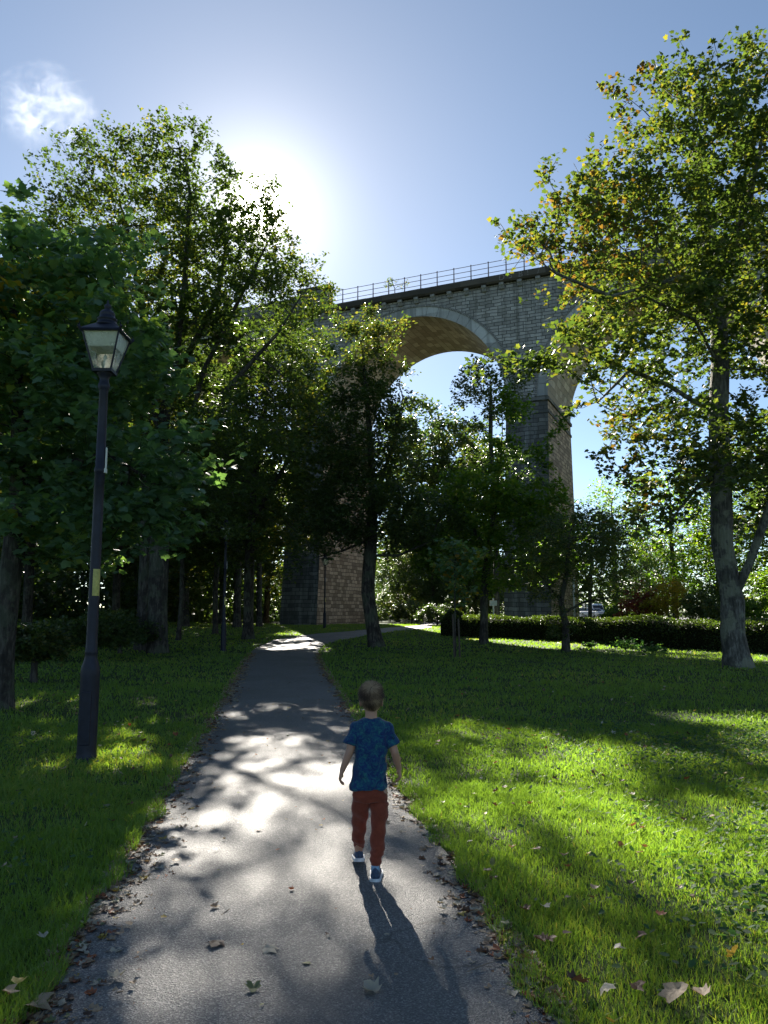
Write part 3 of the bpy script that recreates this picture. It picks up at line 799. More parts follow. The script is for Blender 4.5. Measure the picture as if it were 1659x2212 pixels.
# middle left trees reaching over the path
Y = 37
tree("lime_tree", "dense dark tree between the sunlit crown and the viaduct's left pier",
     [(None, [gp(536, 1365, Y), at(540, 1150, Y), at(560, 950, Y), at(590, 780, Y)]), (at(540, 1120, Y), [at(620, 1000, Y - 1), at(690, 900, Y - 1)])],
     0.24,
     [blob(635, 805, Y, 85, 100, 3), blob(570, 900, Y, 130, 130, 3.5), blob(650, 960, Y, 80, 110, 2.5), blob(560, 1080, Y, 150, 100, 3.5), blob(480, 1130, Y, 110, 90, 3), blob(650, 1120, Y - 2, 70, 80, 2)],
     nattr=2200, nclump=200, csig=0.75, nleaf=38000, lsize=0.145, kind='lobed', mat=M['leaf_lime'], bark=M['bark_dark'], seed=31, step=0.45, kill=0.6, infl=5, lsig=0.28, tip=0.009)
Y = 31.5
tree("ash_tree", "slim dark tree with crooked trunk standing on the grass in front of the left pier",
     [(None, [gp(814, 1396, Y), at(803, 1340, Y), at(795, 1280, Y), at(800, 1180, Y), at(806, 1080, Y), at(800, 960, Y), at(792, 850, Y), at(780, 740, Y)]),
      (at(800, 1170, Y), [at(740, 1190, Y - .5), at(680, 1205, Y - 1), at(630, 1240, Y - 1.5)]),
      (at(801, 1200, Y), [at(860, 1200, Y - .5), at(930, 1170, Y - .5)]),
      (at(806, 1080, Y), [at(850, 960, Y), at(870, 860, Y)])],
     0.27,
     [blob(780, 740, Y, 75, 70, 1.3, .7), blob(800, 850, Y, 80, 80, 1.7), blob(790, 970, Y, 100, 90, 2.0), blob(780, 1090, Y, 130, 80, 2.4), blob(690, 1140, Y - 1, 80, 50, 1.6, .8), blob(890, 1130, Y, 90, 70, 2.0), blob(640, 1200, Y - 1.5, 40, 30, .8, .4)],
     nattr=2200, nclump=200, csig=0.42, nleaf=36000, lsize=0.135, kind='oval', mat=M['leaf_dark'], bark=M['bark_dark'], seed=44, step=0.32, kill=0.4, infl=4, lsig=0.2, tip=0.007,
     bias=lambda C: 0.1 + 0.25 * np.clip((C[:, 2] - 10) / 4, 0, 1))
Y = 33.5
tree("hornbeam_tree", "yellow-green tree at the sunlit end of the hedge in front of the right pier",
     [(None, [gp(1045, 1388, Y), at(1046, 1300, Y), at(1055, 1180, Y), at(1075, 1060, Y), at(1085, 940, Y), at(1085, 840, Y)]),
      (at(1055, 1190, Y), [at(1000, 1100, Y), at(960, 1030, Y)]), (at(1070, 1100, Y), [at(1130, 1020, Y - .5), at(1180, 970, Y - .5)])],
     0.17,
     [blob(1085, 900, Y, 40, 60, 1.0, .3), blob(1110, 990, Y, 60, 60, 1.4, .35), blob(1130, 1090, Y, 110, 60, 2.0, .7), blob(1020, 1090, Y, 90, 90, 1.8, .8), blob(1150, 1180, Y, 100, 70, 1.8), blob(980, 1180, Y, 90, 70, 1.6), blob(1090, 1240, Y - 1, 90, 40, 1.4, .6)],
     nattr=1800, nclump=140, csig=0.42, nleaf=21000, lsize=0.15, kind='lobed', mat=M['leaf_bright'], bark=M['bark_dark'], seed=52, step=0.32, kill=0.4, lsig=0.2)
Y = 95
tree("alder_tree", "dark leafy tree seen under the main arch between the two piers",
     [(None, [gp(925, 1368, Y), at(930, 1200, Y), at(940, 1050, Y), at(930, 900, Y)])],
     0.2,
     [blob(890, 920, Y, 45, 60, 3.0, .8), blob(950, 970, Y, 90, 70, 4.5), blob(1020, 1000, Y, 80, 80, 4.2), blob(900, 1030, Y, 100, 100, 4), blob(990, 1110, Y, 120, 100, 4), blob(890, 1180, Y, 110, 80, 4), blob(1010, 1230, Y, 100, 70, 4)],
     nattr=2600, nclump=260, csig=1.1, nleaf=42000, lsize=0.4, kind='simple', mat=M['leaf_dark'], bark=M['bark_dark'], seed=61, step=0.8, kill=1.0, infl=8, lsig=0.55, tip=.014)
Y = 47
tree("elder_tree", "airy tree with bare twigs standing against the right pier and the sky",
     [(None, [gp(1075, 1362, Y), at(1070, 1150, Y), at(1060, 950, Y), at(1060, 820, Y)])],
     0.17,
     [blob(1050, 830, Y, 55, 45, 1.6, 1.1), blob(1120, 820, Y, 50, 35, 1.4, .5), blob(1040, 900, Y, 60, 50, 1.6, .5), blob(1060, 1000, Y, 60, 80, 2, .5)],
     nattr=900, nclump=50, csig=0.45, nleaf=5500, lsize=0.17, kind='simple', mat=M['leaf_dark'], bark=M['bark_dark'], seed=66, step=0.4, kill=0.5, lsig=0.25)
Y = 28.5
tree("holm_oak_tree", "small bushy grey-green tree with thin trunk before the middle of the hedge",
     [(None, [gp(1222, 1404, Y), at(1222, 1350, Y), at(1212, 1300, Y), at(1225, 1230, Y), at(1230, 1150, Y)]), (at(1218, 1330, Y), [at(1262, 1300, Y), at(1330, 1290, Y)]),
      (at(1212, 1300, Y), [at(1180, 1260, Y)])],
     0.13,
     [blob(1240, 1170, Y, 100, 70, 1.6), blob(1170, 1240, Y, 70, 60, 1.2), blob(1290, 1230, Y, 80, 60, 1.4), blob(1215, 1350, Y - .3, 22, 35, .4, 3), blob(1330, 1190, Y, 60, 50, 1.0, .7)],
     nattr=1500, nclump=140, csig=0.28, nleaf=17000, lsize=0.085, kind='oval', mat=M['leaf_dark'], bark=M['bark_dark'], seed=73, step=0.2, kill=0.26, infl=2.5, lsig=0.13, tip=0.004,
     bias=lambda C: 0.25)
# young staked tree
Y = 25.0
tree("sapling", "young staked sapling with a tuft of leaves on the shaded grass right of the path",
     [(None, [gp(984, 1420, Y), at(983, 1330, Y), at(982, 1240, Y), at(984, 1180, Y)])], 0.028,
     [blob(985, 1205, Y, 42, 45, .7), blob(984, 1268, Y, 30, 22, .5)],
     nattr=160, nclump=40, csig=0.16, nleaf=900, lsize=0.13, kind='maple', mat=M['leaf_teal'], bark=M['bark_dark'], seed=77, step=0.14, kill=0.18, infl=1.2, lsig=0.08, tip=0.004, flare=0.1)
M['stake'] = simple_mat("stake_timber", (0.07, 0.055, 0.04), 0.85)
for px_, t_, lab in ((978, 1326, "taller timber stake beside the young sapling"), (990, 1335, "shorter timber stake behind the young sapling")):
    b = gp(px_ + 4, 1424, Y); tp = at(px_, t_, Y); bm = bmesh.new()
    add_tube(bm, [Vector((0, 0, 0)), Vector((tp.x - b.x, 0, tp.z - b.z - .03)), Vector((tp.x - b.x, 0, tp.z - b.z))], [0.032, 0.03, 0.02], 8)
    o = bmobj("tree_stake", bm, M['stake']); o.location = b; tag(o, lab, "stake", "stakes holding the sapling")
# ---------------- background trees: three kinds, copied
def proto(name, seed, mat, h, r, kind='simple', ls=0.24, nl=15000, low=0.25, r0=0.22):
    P0 = Vector((0, 0, 0))
    rng = random.Random(seed)
    bl = []
    for k in range(9):
        z = h * (low + (0.95 - low) * (k + .5) / 9); a = rng.uniform(0, 6.28); q = r * 0.45 * (1 if k < 7 else .4)
        rr = r * (0.62 if k < 6 else 0.45)
        bl.append(((q * math.cos(a), q * math.sin(a), z), (rr, rr, h * 0.12), 1.0))
    return tree(name, "x", [(None, [P0, (0.1, 0, h * .3), (-.1, .1, h * .6), (0, 0, h * .85)])], r0, bl, nattr=1000, nclump=130, csig=0.75, nleaf=nl, lsize=ls, kind=kind, mat=mat, bark=M['bark_dark'],
                seed=seed, step=0.5, kill=0.65, lsig=0.32, tip=0.01)
pA = proto("woodland_tree", 101, M['leaf_dark'], 15, 4.2)
pB = proto("woodland_tree", 102, M['leaf_lime'], 12, 4.0)
pC = proto("woodland_tree", 103, M['leaf_dark'], 9, 3.2, ls=0.2, low=0.12)
pD = proto("woodland_tree", 104, M['leaf_bright'], 12, 4.0, nl=8500, ls=.2)
sp = [  # (proto, px, Y, scale, label)
    (pA, 250, 44, 1.0, "dark woodland tree behind the tall tree's trunk on the left"),
    (pA, 60, 38, 1.05, "dark woodland tree filling the gap left of the first lamp"),
    (pA, -160, 30, 1.1, "dark woodland tree at the far left edge behind the near maple"),
    (pB, 400, 52, 1.15, "woodland tree right of the tall tree's double trunk"),
    (pA, 480, 60, 1.1, "woodland tree beside the second lamp, deep in the wood"),
    (pB, 575, 70, 1.2, "woodland tree just left of the dark face of the left pier"),
    (pA, 120, 60, 1.2, "woodland tree at the back of the dark wood behind the first lamp"),
    (pB, 330, 72, 1.3, "woodland tree at the very back of the wood on the left"),
    (pB, 905, 84, 1.0, "distant tree seen through the main arch just right of the left pier"),
    (pA, 1000, 92, 0.95, "distant tree seen through the middle of the main arch"),
    (pB, 1120, 88, .9, "distant tree seen behind the right pier's left edge"),
    (pD, 1330, 66, 1.0, "tree behind the hedge just right of the right pier"),
    (pD, 1460, 60, 1.0, "tree behind the hedge above the purple and yellow shrubs"),
    (pD, 1560, 54, 0.95, "tree behind the hedge left of the forked sycamore's stems"),
    (pD, 1690, 50, 1.1, "tree behind the hedge at the right edge of the view"),
    (pA, 1840, 40, 1.1, "tree just outside the right edge behind the forked sycamore"),
    (pC, 860, 74, .8, "low dark bushy tree beside the far bend of the path"),
    (pC, 935, 78, .8, "low dark bushy tree closing the view beyond the path's bend"),
    (pC, 1030, 74, .75, "low dark bushy tree behind the ball end of the hedge"),
    (pC, 700, 90, 1.0, "low tree far behind the left pier"),
    (pC, 1400, 90, 1.0, "low distant tree beyond the parked vehicles"),
]
used = set()
for (pr_, px_, Yd, sc_, lab) in sp:
    p = at(px_, 1330, Yd)
    if pr_.name not in used: o = pr_; used.add(pr_.name)
    else: o = copy_tree(pr_)
    o.location = (p.x, p.y, gz(p.x, p.y) - .1); o.scale = (sc_,) * 3; o.rotation_euler = (0, 0, (px_ * 7 % 63) / 10)
    tag(o, lab, "tree", "woodland trees in the background")
# bare dark trunks standing in the wood, part of tall thin trees
tb = tree("wood_edge_tree", "x", [(None, [(0, 0, 0), (.05, 0, 3), (-.1, .1, 6), (0, .1, 9)])], 0.16, [((0, 0, 8.6), (2.4, 2.4, 1.8), 1), ((.6, .4, 6.6), (1.8, 1.8, 1), .6)],
          nattr=500, nclump=70, csig=.5, nleaf=5000, lsize=.2, kind='simple', mat=M['leaf_dark'], bark=M['bark_dark'], seed=120, step=.4, kill=.5)
first = True
for px_, py_, Yd, sc_, lab in ((308, 1398, 29.5, 1.5, "second trunk standing close behind the tall tree's trunk"), (385, 1370, 36, .7, "thin-stemmed tree between the tall tree and the second lamp"),
                          (465, 1360, 42, .9, "pale-stemmed tree just left of the second lamp"), (512, 1352, 52, 1.5, "thick dark stem right of the second lamp"), (560, 1352, 54, 1.2, "leaning dark stem nearest the left pier"),
                          (540, 1352, 62, 1.1, "dark stem behind the thick and leaning stems"), (1275, 1345, 50, .8, "dark stem right of the parked vehicles behind the hedge")):
    o = tb if first else copy_tree(tb); first = False
    o.location = gp(px_, py_, Yd); o.scale = (sc_ * (1.3 if px_ == 308 else 1), sc_, sc_ * .9); o.rotation_euler = (0, .06 * math.sin(px_), px_ % 6)
    tag(o, lab, "tree", "thin stems at the edge of the wood")

# ---------------- hedge, clipped
def clipped(name, label, boxes, n, mat, core, seed, ls=0.05, cat="hedge"):
    """a clipped hedge: solid core with a skin of small leaves. boxes: list of centre-line points with width and height"""
    rng = np.random.RandomState(seed)
    root = empty(name, boxes[0][0], label, cat); b0 = Vector(boxes[0][0])
    bm = bmesh.new(); rings = []
    prof = [(-1, 0), (-1.02, .5), (-1, .86), (-.86, .97), (-.5, 1.0), (0, 1.01), (.5, 1.0), (.86, .97), (1, .86), (1.02, .5), (1, 0)]
    P = [Vector(b[0]) for b in boxes]
    PTS, NRM = [], []
    for i, p in enumerate(P):
        d = (P[min(i + 1, len(P) - 1)] - P[max(i - 1, 0)]); d.z = 0; d.normalize(); s = Vector((d.y, -d.x, 0)); w_, h_ = boxes[i][1], boxes[i][2]
        rings.append([(p - b0) + s * (x * w_ / 2) + Vector((0, 0, z * h_)) for x, z in prof])
    for i in range(len(rings) - 1):
        for k in range(len(prof) - 1):
            a, b_, c, d_ = rings[i][k], rings[i][k + 1], rings[i + 1][k + 1], rings[i + 1][k]
            ar = ((b_ - a).length + (c - d_).length) / 2 * (d_ - a).length
            PTS.append((a, b_, c, d_, ar))
    vs = [[bm.verts.new(v + Vector((0, 0, -.12)) * (1 if v.z > .3 else 0)) for v in r_] for r_ in rings]
    for a, b_ in zip(vs, vs[1:]):
        for k in range(len(prof) - 1): bm.faces.new((a[k], a[k + 1], b_[k + 1], b_[k]))
    bm.faces.new(vs[0]); bm.faces.new(vs[-1][::-1])
    for f_ in (0, -1):
        c = sum(rings[f_], Vector()) / len(prof)
        for k in range(len(prof) - 1): PTS.append((rings[f_][k], rings[f_][k + 1], c, c, (rings[f_][k] - rings[f_][k + 1]).length * .6))
    ar = np.array([q[4] for q in PTS]); idx = rng.choice(len(PTS), n, p=ar / ar.sum())
    Q = np.array([[tuple(v) for v in q[:4]] for q in PTS])[idx]
    u, v = rng.rand(n, 1), rng.rand(n, 1)
    C = (Q[:, 0] * (1 - u) + Q[:, 1] * u) * (1 - v) + (Q[:, 3] * (1 - u) + Q[:, 2] * u) * v
    C += rng.randn(n, 3) * 0.035 + 0.05 * np.sin(C[:, [1, 2, 0]] * 2.3 + seed)
    leaves("foliage", C, ls, 'oval', mat, root, rng, tilt=1.6, droop=0, bias=0.1 * np.sin(C[:, 0] * 1.3))
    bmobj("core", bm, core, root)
    return root
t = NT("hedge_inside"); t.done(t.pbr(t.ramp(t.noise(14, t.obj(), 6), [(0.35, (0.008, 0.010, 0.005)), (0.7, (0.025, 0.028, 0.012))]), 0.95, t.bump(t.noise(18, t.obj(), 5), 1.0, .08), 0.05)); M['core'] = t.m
M['leaf_hedge'] = leaf_mat("hedge_leaf", [(0, (0.028, 0.040, 0.012)), (0.7, (0.05, 0.075, 0.02)), (1, (0.10, 0.10, 0.04))], (2.2, 2.5, 0.6), 0.4)
def hp(px, py): 
    p = onground(px, py); return p
HL = [(962, 1374), (1080, 1378), (1200, 1384), (1330, 1392), (1450, 1399), (1560, 1407), (1700, 1416), (1880, 1428)]
HB = []
for px_, py_ in HL:
    p = onground(px_, py_)
    HB.append((p + Vector((.25, .75, 0)), 1.5, 1.0 if px_ < 1300 else 1.1))
_hr = np.random.RandomState(6); _hb = []
for (a_, b_) in zip(HB, HB[1:]):
    for k_ in range(5):
        f_ = k_ / 5; _hb.append((a_[0].lerp(b_[0], f_) + Vector((0, _hr.randn() * .05, 0)), 1.5 + _hr.randn() * .06, (a_[2] * (1 - f_) + b_[2] * f_) + _hr.randn() * .045))
HB = _hb + [HB[-1]]
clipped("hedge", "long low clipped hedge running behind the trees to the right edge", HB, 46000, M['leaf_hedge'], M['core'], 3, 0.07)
p = onground(962, 1374)
rngb = np.random.RandomState(9); n = 1800
u = rngb.randn(n, 3); u /= np.linalg.norm(u, axis=1, keepdims=True); u[:, 2] = np.abs(u[:, 2])
root = empty("topiary_ball", (p.x + .55, p.y + .5, gz(p.x, p.y) + .9), "rounded clipped ball of sunlit foliage on the left end of the hedge", "topiary")
leaves("foliage", u * np.array([.5, .5, .5]) * (1 + rngb.randn(n, 1) * .03), 0.07, 'oval', M['leaf_hedge'], root, rngb, tilt=1.5, droop=0)
bm = bmesh.new(); bmesh.ops.create_uvsphere(bm, u_segments=16, v_segments=10, radius=.46); bmobj("core", bm, M['core'], root, True)

# ---------------- shrubs
def shrub(name, label, px, py, Y, rx, rz, mat, seed, n=5000, ls=0.12, kind='simple', group=None, cat="shrub"):
    b = gp(px, py, Y, .05); c = at(px, py - rz, Y); m = pxm(c)
    h = max(.5, c.z - b.z)
    rx_ = rx * m
    bl = [((c.x, c.y, b.z + h), (rx_, rx_, rz * m * .95), 1), ((c.x - rx_ * .4, c.y, b.z + h * .7), (rx_ * .7, rx_ * .7, h * .6), .8), ((c.x + rx_ * .45, c.y, b.z + h * .75), (rx_ * .7, rx_ * .7, h * .6), .8)]
    return tree(name, label, [(None, [b, (b.x, b.y, b.z + h * .5)])], 0.06, bl, nattr=500, nclump=60, csig=rx_ * .16, nleaf=n, lsize=ls, kind=kind, mat=mat, bark=M['bark_dark'], seed=seed,
                step=max(.12, rx_ * .1), kill=max(.16, rx_ * .13), infl=3, lsig=rx_ * .08, tip=.004, cat=cat, group=group)
shrub("purple_shrub", "purple-leaved shrub behind the hedge right of the parked vehicles", 1385, 1340, 38, 42, 45, M['leaf_red'], 201, 4000, .1)
shrub("yellow_shrub", "small golden-leaved tree behind the hedge beside the purple shrub", 1445, 1340, 37, 48, 48, M['leaf_yellow'], 202, 4500, .1)
shrub("shrub", "rounded dark green bush behind the hedge left of the forked trunk", 1512, 1345, 34, 42, 32, M['leaf_dark'], 203, 5000, .09, group="green bushes behind the hedge")
shrub("shrub", "bright sunlit bush behind the hedge just right of the forked trunk", 1628, 1345, 36, 40, 30, M['leaf_bright'], 204, 5000, .1, group="green bushes behind the hedge")
shrub("shrub", "low bright bush behind the hedge near the parked vehicles", 1330, 1345, 42, 30, 14, M['leaf_bright'], 205, 3000, .1, group="green bushes behind the hedge")
shrub("shrub", "tall leafy bush behind the hedge at the right edge", 1700, 1340, 40, 70, 60, M['leaf_bright'], 206, 7000, .13, group="green bushes behind the hedge")
shrub("shrub", "spreading bush behind the hedge between golden tree and forked trunk", 1560, 1340, 40, 50, 45, M['leaf_lime'], 207, 5000, .12, group="green bushes behind the hedge")
shrub("bramble", "tangled dark bramble at the foot of the near maple", 75, 1425, 17, 60, 45, M['leaf_dark'], 208, 5000, .08, group="brambles under the left trees")
shrub("bramble", "low bramble bank behind the first lamp", 190, 1382, 24, 90, 25, M['leaf_dark'], 209, 6000, .1, group="brambles under the left trees")
shrub("bramble", "dark bramble bank between the first lamp and the tall tree's trunk", 260, 1375, 27, 60, 25, M['leaf_dark'], 210, 5000, .1, group="brambles under the left trees")
shrub("shrub", "dark evergreen bush beside the far bend of the path", 890, 1352, 66, 40, 25, M['leaf_dark'], 211, 4000, .16, group="bushes at the path's bend")
shrub("shrub", "dark evergreen bush left of the hedge's ball end", 945, 1352, 58, 40, 22, M['leaf_dark'], 212, 4000, .15, group="bushes at the path's bend")
# the solid dark mass of understorey that closes the wood on the left and the horizon on the right
def thicket(name, line, n, hh, mat, seed, label, ls=0.35):
    rng = np.random.RandomState(seed); L = np.array(line, float)
    t_ = rng.rand(n) * (len(L) - 1); i = np.minimum(t_.astype(int), len(L) - 2); f_ = (t_ - i)[:, None]
    C = L[i] * (1 - f_) + L[i + 1] * f_
    z = rng.rand(n) ** 1.2
    top = hh * (0.75 + 0.25 * np.sin(t_ * 9 + seed) + 0.12 * np.sin(t_ * 31))
    C = np.concatenate([C + rng.randn(n, 2) * 1.3, (z * top)[:, None]], 1)
    C[:, 2] += gza(C[:, 0], C[:, 1])
    o = leaves(name, C, ls, 'simple', mat, None, rng, tilt=1.2, bias=0.0)
    return tag(o, label, "undergrowth", kind='stuff')
thicket("woodland_undergrowth", [(-45, 20), (-30, 36), (-22, 50), (-16, 66), (-9, 84), (2, 98)], 36000, 7.5, M['leaf_dark'], 301, "dense dark undergrowth closing the wood on the left", .38)
thicket("distant_woodland", [(0, 128), (20, 138), (44, 132), (75, 112), (100, 75), (110, 35)], 30000, 13, M['leaf_dark'], 302, "far-off mass of woodland beyond the hedge and the viaduct", .6)
# ------------------------------------------------------------------ grass, weeds, fallen leaves
t = NT("grass_blade"); a = t.n("Attribute", attribute_name="rnd").outputs['Fac']
c = t.ramp(a, [(0, (0.065, 0.12, 0.032)), (0.5, (0.10, 0.185, 0.042)), (0.9, (0.13, 0.20, 0.042)), (1, (0.30, 0.26, 0.11))])
tc = t.mix(1.0, c, (2.9, 2.7, 0.8), 'MULTIPLY')
p_ = t.pbr(c, 0.42, spec=0.5); tr = t.n("BsdfTranslucent", {'Color': tc}).outputs[0]
mx = t.n("MixShader", {0: 0.5}); t.t.links.new(p_, mx.inputs[1]); t.t.links.new(tr, mx.inputs[2]); M['grass'] = t.done(mx.outputs[0])
def blades(name, zones, seed):
    rng = np.random.RandomState(seed); B, H, W = [], [], []
    for y0, y1, dens, h, wd in zones:
        ymid = (y0 + y1) / 2; hw = 0.53 * y1 + 1.5
        n = int(dens * (y1 - y0) * 2 * hw)
        x = (rng.rand(n) * 2 - 1) * hw; y = y0 + rng.rand(n) * (y1 - y0)
        side = path_side(x, y)
        nz = np.sin(x * 2.3 + 1.1 * np.sin(y * 1.7)) * np.sin(y * 2.9 + x) * 0.5 + 0.25 * np.sin(x * 9 + y * 5) * np.sin(y * 11 - x * 4)
        bald = np.sin(x * 1.31 + 2) * np.sin(y * 1.07 + .5 * x) + .5 * np.sin(x * 3.3) * np.sin(y * 2.7 + 1)
        ok = (side > -0.03 + 0.08 * nz + 0.05 * np.sin(y * 7) * np.sin(y * 2.3)) & (rng.rand(n) < (0.78 + 0.5 * nz) * np.where(bald > 1.05, .35, 1)) & (np.abs(x) < 0.53 * y + 1.5)
        x, y, nz, side = x[ok], y[ok], nz[ok], side[ok]
        edge = np.exp(-np.maximum(side, 0) / 0.12)
        B.append(np.stack([x, y, gza(x, y) - 0.004], 1)); H.append(h * (0.55 + 0.7 * rng.rand(len(x))) * (1 + 0.55 * nz) * (1 + 0.25 * edge)); W.append(np.full(len(x), wd) * (0.7 + 0.6 * rng.rand(len(x))))
    B = np.vstack(B); H = np.concatenate(H); W = np.concatenate(W); n = len(B)
    az = rng.rand(n) * 6.283; lean = np.abs(rng.randn(n)) * 0.42 + 0.12
    d = np.stack([np.cos(az), np.sin(az)], 1); s = np.stack([-d[:, 1], d[:, 0]], 1)
    tw = rng.rand(n) * 6.283; s = np.stack([np.cos(tw), np.sin(tw)], 1)
    def P(f, bend, wv):
        c = B.copy(); c[:, :2] += d * (H * lean * bend)[:, None]; c[:, 2] += H * f
        off = np.zeros_like(c); off[:, :2] = s * (W * wv)[:, None]
        return c - off, c + off
    a0, a1 = P(0, 0, .5); m0, m1 = P(.55, .35, .42); tp, _ = P(.92, 1.15, 0)
    V = np.stack([a0, a1, m0, m1, tp], 1).reshape(-1, 3)
    F = np.array([(0, 1, 3), (0, 3, 2), (2, 3, 4)])
    FF = (F[None] + (np.arange(n) * 5)[:, None, None]).reshape(-1, 3)
    r = np.clip(rng.rand(n) * .75 + .14 + .2 * np.sin(B[:, 0] * .8 + 1) * np.sin(B[:, 1] * .6), 0, .93) + (rng.rand(n) < .02) * .2
    print('blades', n)
    return npmesh(name, V, FF, M['grass'], None, False, {"rnd": np.repeat(np.clip(r, 0, 1), 3)})
g = blades("grass", [(1.6, 4.2, 13000, 0.058, 0.0036), (4.2, 7, 7000, 0.060, 0.005), (7, 11, 2200, 0.062, 0.009), (11, 17, 480, 0.066, 0.015), (17, 28, 150, 0.068, 0.028), (28, 62, 55, 0.07, 0.055)], 5)
tag(g, "mown green grass on both sides of the path", "grass", kind='stuff')
M['weed'] = leaf_mat("clover_leaf", [(0, (0.03, 0.07, 0.03)), (0.7, (0.06, 0.12, 0.045)), (1, (0.10, 0.15, 0.04))], (2.0, 2.4, 0.8), 0.4, 0.8)
rng = np.random.RandomState(77); C = []
for (cx, cy, rx, ry, n) in ((5.2, 8.6, 2.6, 1.9, 15000), (3.8, 5.6, 1.6, 1.3, 5500), (2.2, 4.0, .7, .8, 1500), (8.5, 27, 4, 2.0, 2600), (2.4, 11.5, 3, 2, 1500), (-5, 8, 2.4, 3, 1800), (-3.2, 4.5, 1.2, 1.5, 900)):
    q = rng.randn(n, 2) * 0.6; C.append(np.stack([cx + q[:, 0] * rx, cy + q[:, 1] * ry], 1))
C = np.vstack(C); k = (path_side(C[:, 0], C[:, 1]) > 0.1) & (np.sin(C[:, 0] * 3.1) * np.sin(C[:, 1] * 2.3 + C[:, 0]) > -0.55) & (C[:, 1] > 1.6); C = C[k]
C = np.concatenate([C, (gza(C[:, 0], C[:, 1]) + 0.035 + 0.05 * rng.rand(len(C)))[:, None]], 1)
tag(leaves("clover", C, 0.038, 'oval', M['weed'], None, rng, tilt=.45, droop=.1), "low broad-leaved weeds and clover growing through the grass", "weeds", kind='stuff')
# a few tall weeds by the hedge
for px_, py_, s_, lab in ((1352, 1407, .75, "tallest leafy weed standing in the grass in front of the hedge"), (1410, 1413, .45, "lower leafy weed right of the tallest one before the hedge"), (1275, 1402, .3, "small leafy weed left of the tallest one before the hedge")):
    p = onground(px_, py_); rr = np.random.RandomState(px_)
    root = empty("weed", p, lab, "weed", "tall weeds before the hedge"); n = int(260 * s_ + 60)
    Cc = rr.randn(n, 3) * np.array([.28 * s_ + .05, .2 * s_, .22 * s_]); Cc[:, 2] = np.abs(Cc[:, 2]) + .1
    leaves("foliage", Cc, .12, 'oval', M['weed'], root, rr, tilt=.9, droop=-.3)
    bm = bmesh.new()
    for q in range(4): add_tube(bm, [(0, 0, -.05), (rr.randn() * .05, rr.randn() * .05, .25 * s_), (rr.randn() * .12, rr.randn() * .1, .55 * s_)], [.008, .006, .003], 5)
    bmobj("stem", bm, M['grass'], root)

# fallen leaves
def dead_mat(name, a, b):
    t = NT(name); f = t.noise(60, t.obj(), 4)
    c = t.ramp(f, [(0.3, a), (0.7, b)])
    p = t.pbr(c, 0.55, t.bump(f, .4, .004), .4); tr = t.n("BsdfTranslucent", {'Color': t.mix(1.0, c, (1.4, 1.2, .8), 'MULTIPLY')}).outputs[0]
    mx = t.n("MixShader", {0: .25}); t.t.links.new(p, mx.inputs[1]); t.t.links.new(tr, mx.inputs[2]); return t.done(mx.outputs[0])
DM = [dead_mat("dead_leaf_brown", (.10, .05, .025), (.20, .11, .06)), dead_mat("dead_leaf_tan", (.24, .17, .10), (.42, .32, .22)), dead_mat("dead_leaf_pale", (.34, .30, .22), (.50, .46, .36)),
      dead_mat("dead_leaf_dark", (.04, .025, .02), (.09, .05, .035)), dead_mat("dead_leaf_yellow", (.34, .24, .04), (.48, .36, .08)), dead_mat("dead_leaf_rust", (.25, .07, .03), (.38, .13, .05)), dead_mat("dead_leaf_green", (.10, .13, .05), (.2, .22, .10))]
CN = ["brown", "tan", "pale", "dark", "yellow", "rust red", "faded green"]
def dead_leaf_geo(kind, rr):
    """leaf outline with a fold and curl, two rings so it can bend"""
    T, F = leaf_shape(kind)
    V = [T[0]]; out = T[1:]; n = len(out)
    if kind == 'oval': out = T; n = len(T); V = [np.array([0, .5, 0.])]
    mid = [(V[0] + o) / 2 for o in out]
    V = np.array(V + mid + list(out), float); V[:, 2] = 0; V[:, 1] -= .45
    FF = []
    for i in range(n):
        j = (i + 1) % n
        FF += [(0, 1 + i, 1 + j), (1 + i, 1 + n + i, 1 + n + j), (1 + i, 1 + n + j, 1 + j)]
    a, b, c_ = rr.uniform(.1, .9), rr.uniform(-.5, .6), rr.uniform(-.6, .6)
    V[:, 2] = a * V[:, 0] ** 2 * 1.3 + b * V[:, 1] ** 2 + c_ * V[:, 0] * V[:, 1] + rr.normal(0, .035, len(V))
    V[:, 2] -= V[:, 2].min()
    return V, np.array(FF)
rr = np.random.RandomState(12)
GEO = [dead_leaf_geo(k, rr) for k in ('maple', 'oval', 'lobed', 'maple', 'oval', 'lobed', 'maple', 'lobed')]
MESH = {}
def dead_mesh(g_, m_):
    if (g_, m_) not in MESH:
        V, F = GEO[g_]; me = bpy.data.meshes.new("fallen_leaf"); me.from_pydata([tuple(v) for v in V], [], [tuple(f) for f in F]); me.materials.append(DM[m_]); me.polygons.foreach_set("use_smooth", [True] * len(F)); MESH[(g_, m_)] = me
    return MESH[(g_, m_)]
L = []   # x, y, z, size, colour, place
def put(x, y, size, col, place):
    z = gz(x, y) + (0.012 + .022 if place in ('path',) else .008)
    if place == 'grass': z += .045
    L.append((x, y, z, size, col, place))
rr = np.random.RandomState(19)
def edge_x(PS, y): return float(np.interp(y, PS[:, 1], PS[:, 0]))
for side_, PS in (('left', PLs), ('right', PRs)):
    for k in range(8200):
        y = 1.7 + rr.rand() ** 1.35 * 26
        dens = .5 + .5 * math.sin(y * 2.1 + (1 if side_ == 'left' else 3)) * math.sin(y * .9)
        if rr.rand() > dens + .25: continue
        o = abs(rr.randn()) ** 1.3 * .085 * (1.5 if side_ == 'left' else 1) - .07
        x = edge_x(PS, y) + (o if side_ == 'left' else -o)
        put(x, y, rr.uniform(.016, .055) * (1 + .02 * y), rr.choice(7, p=[.22, .30, .24, .12, .03, .06, .03]), side_)
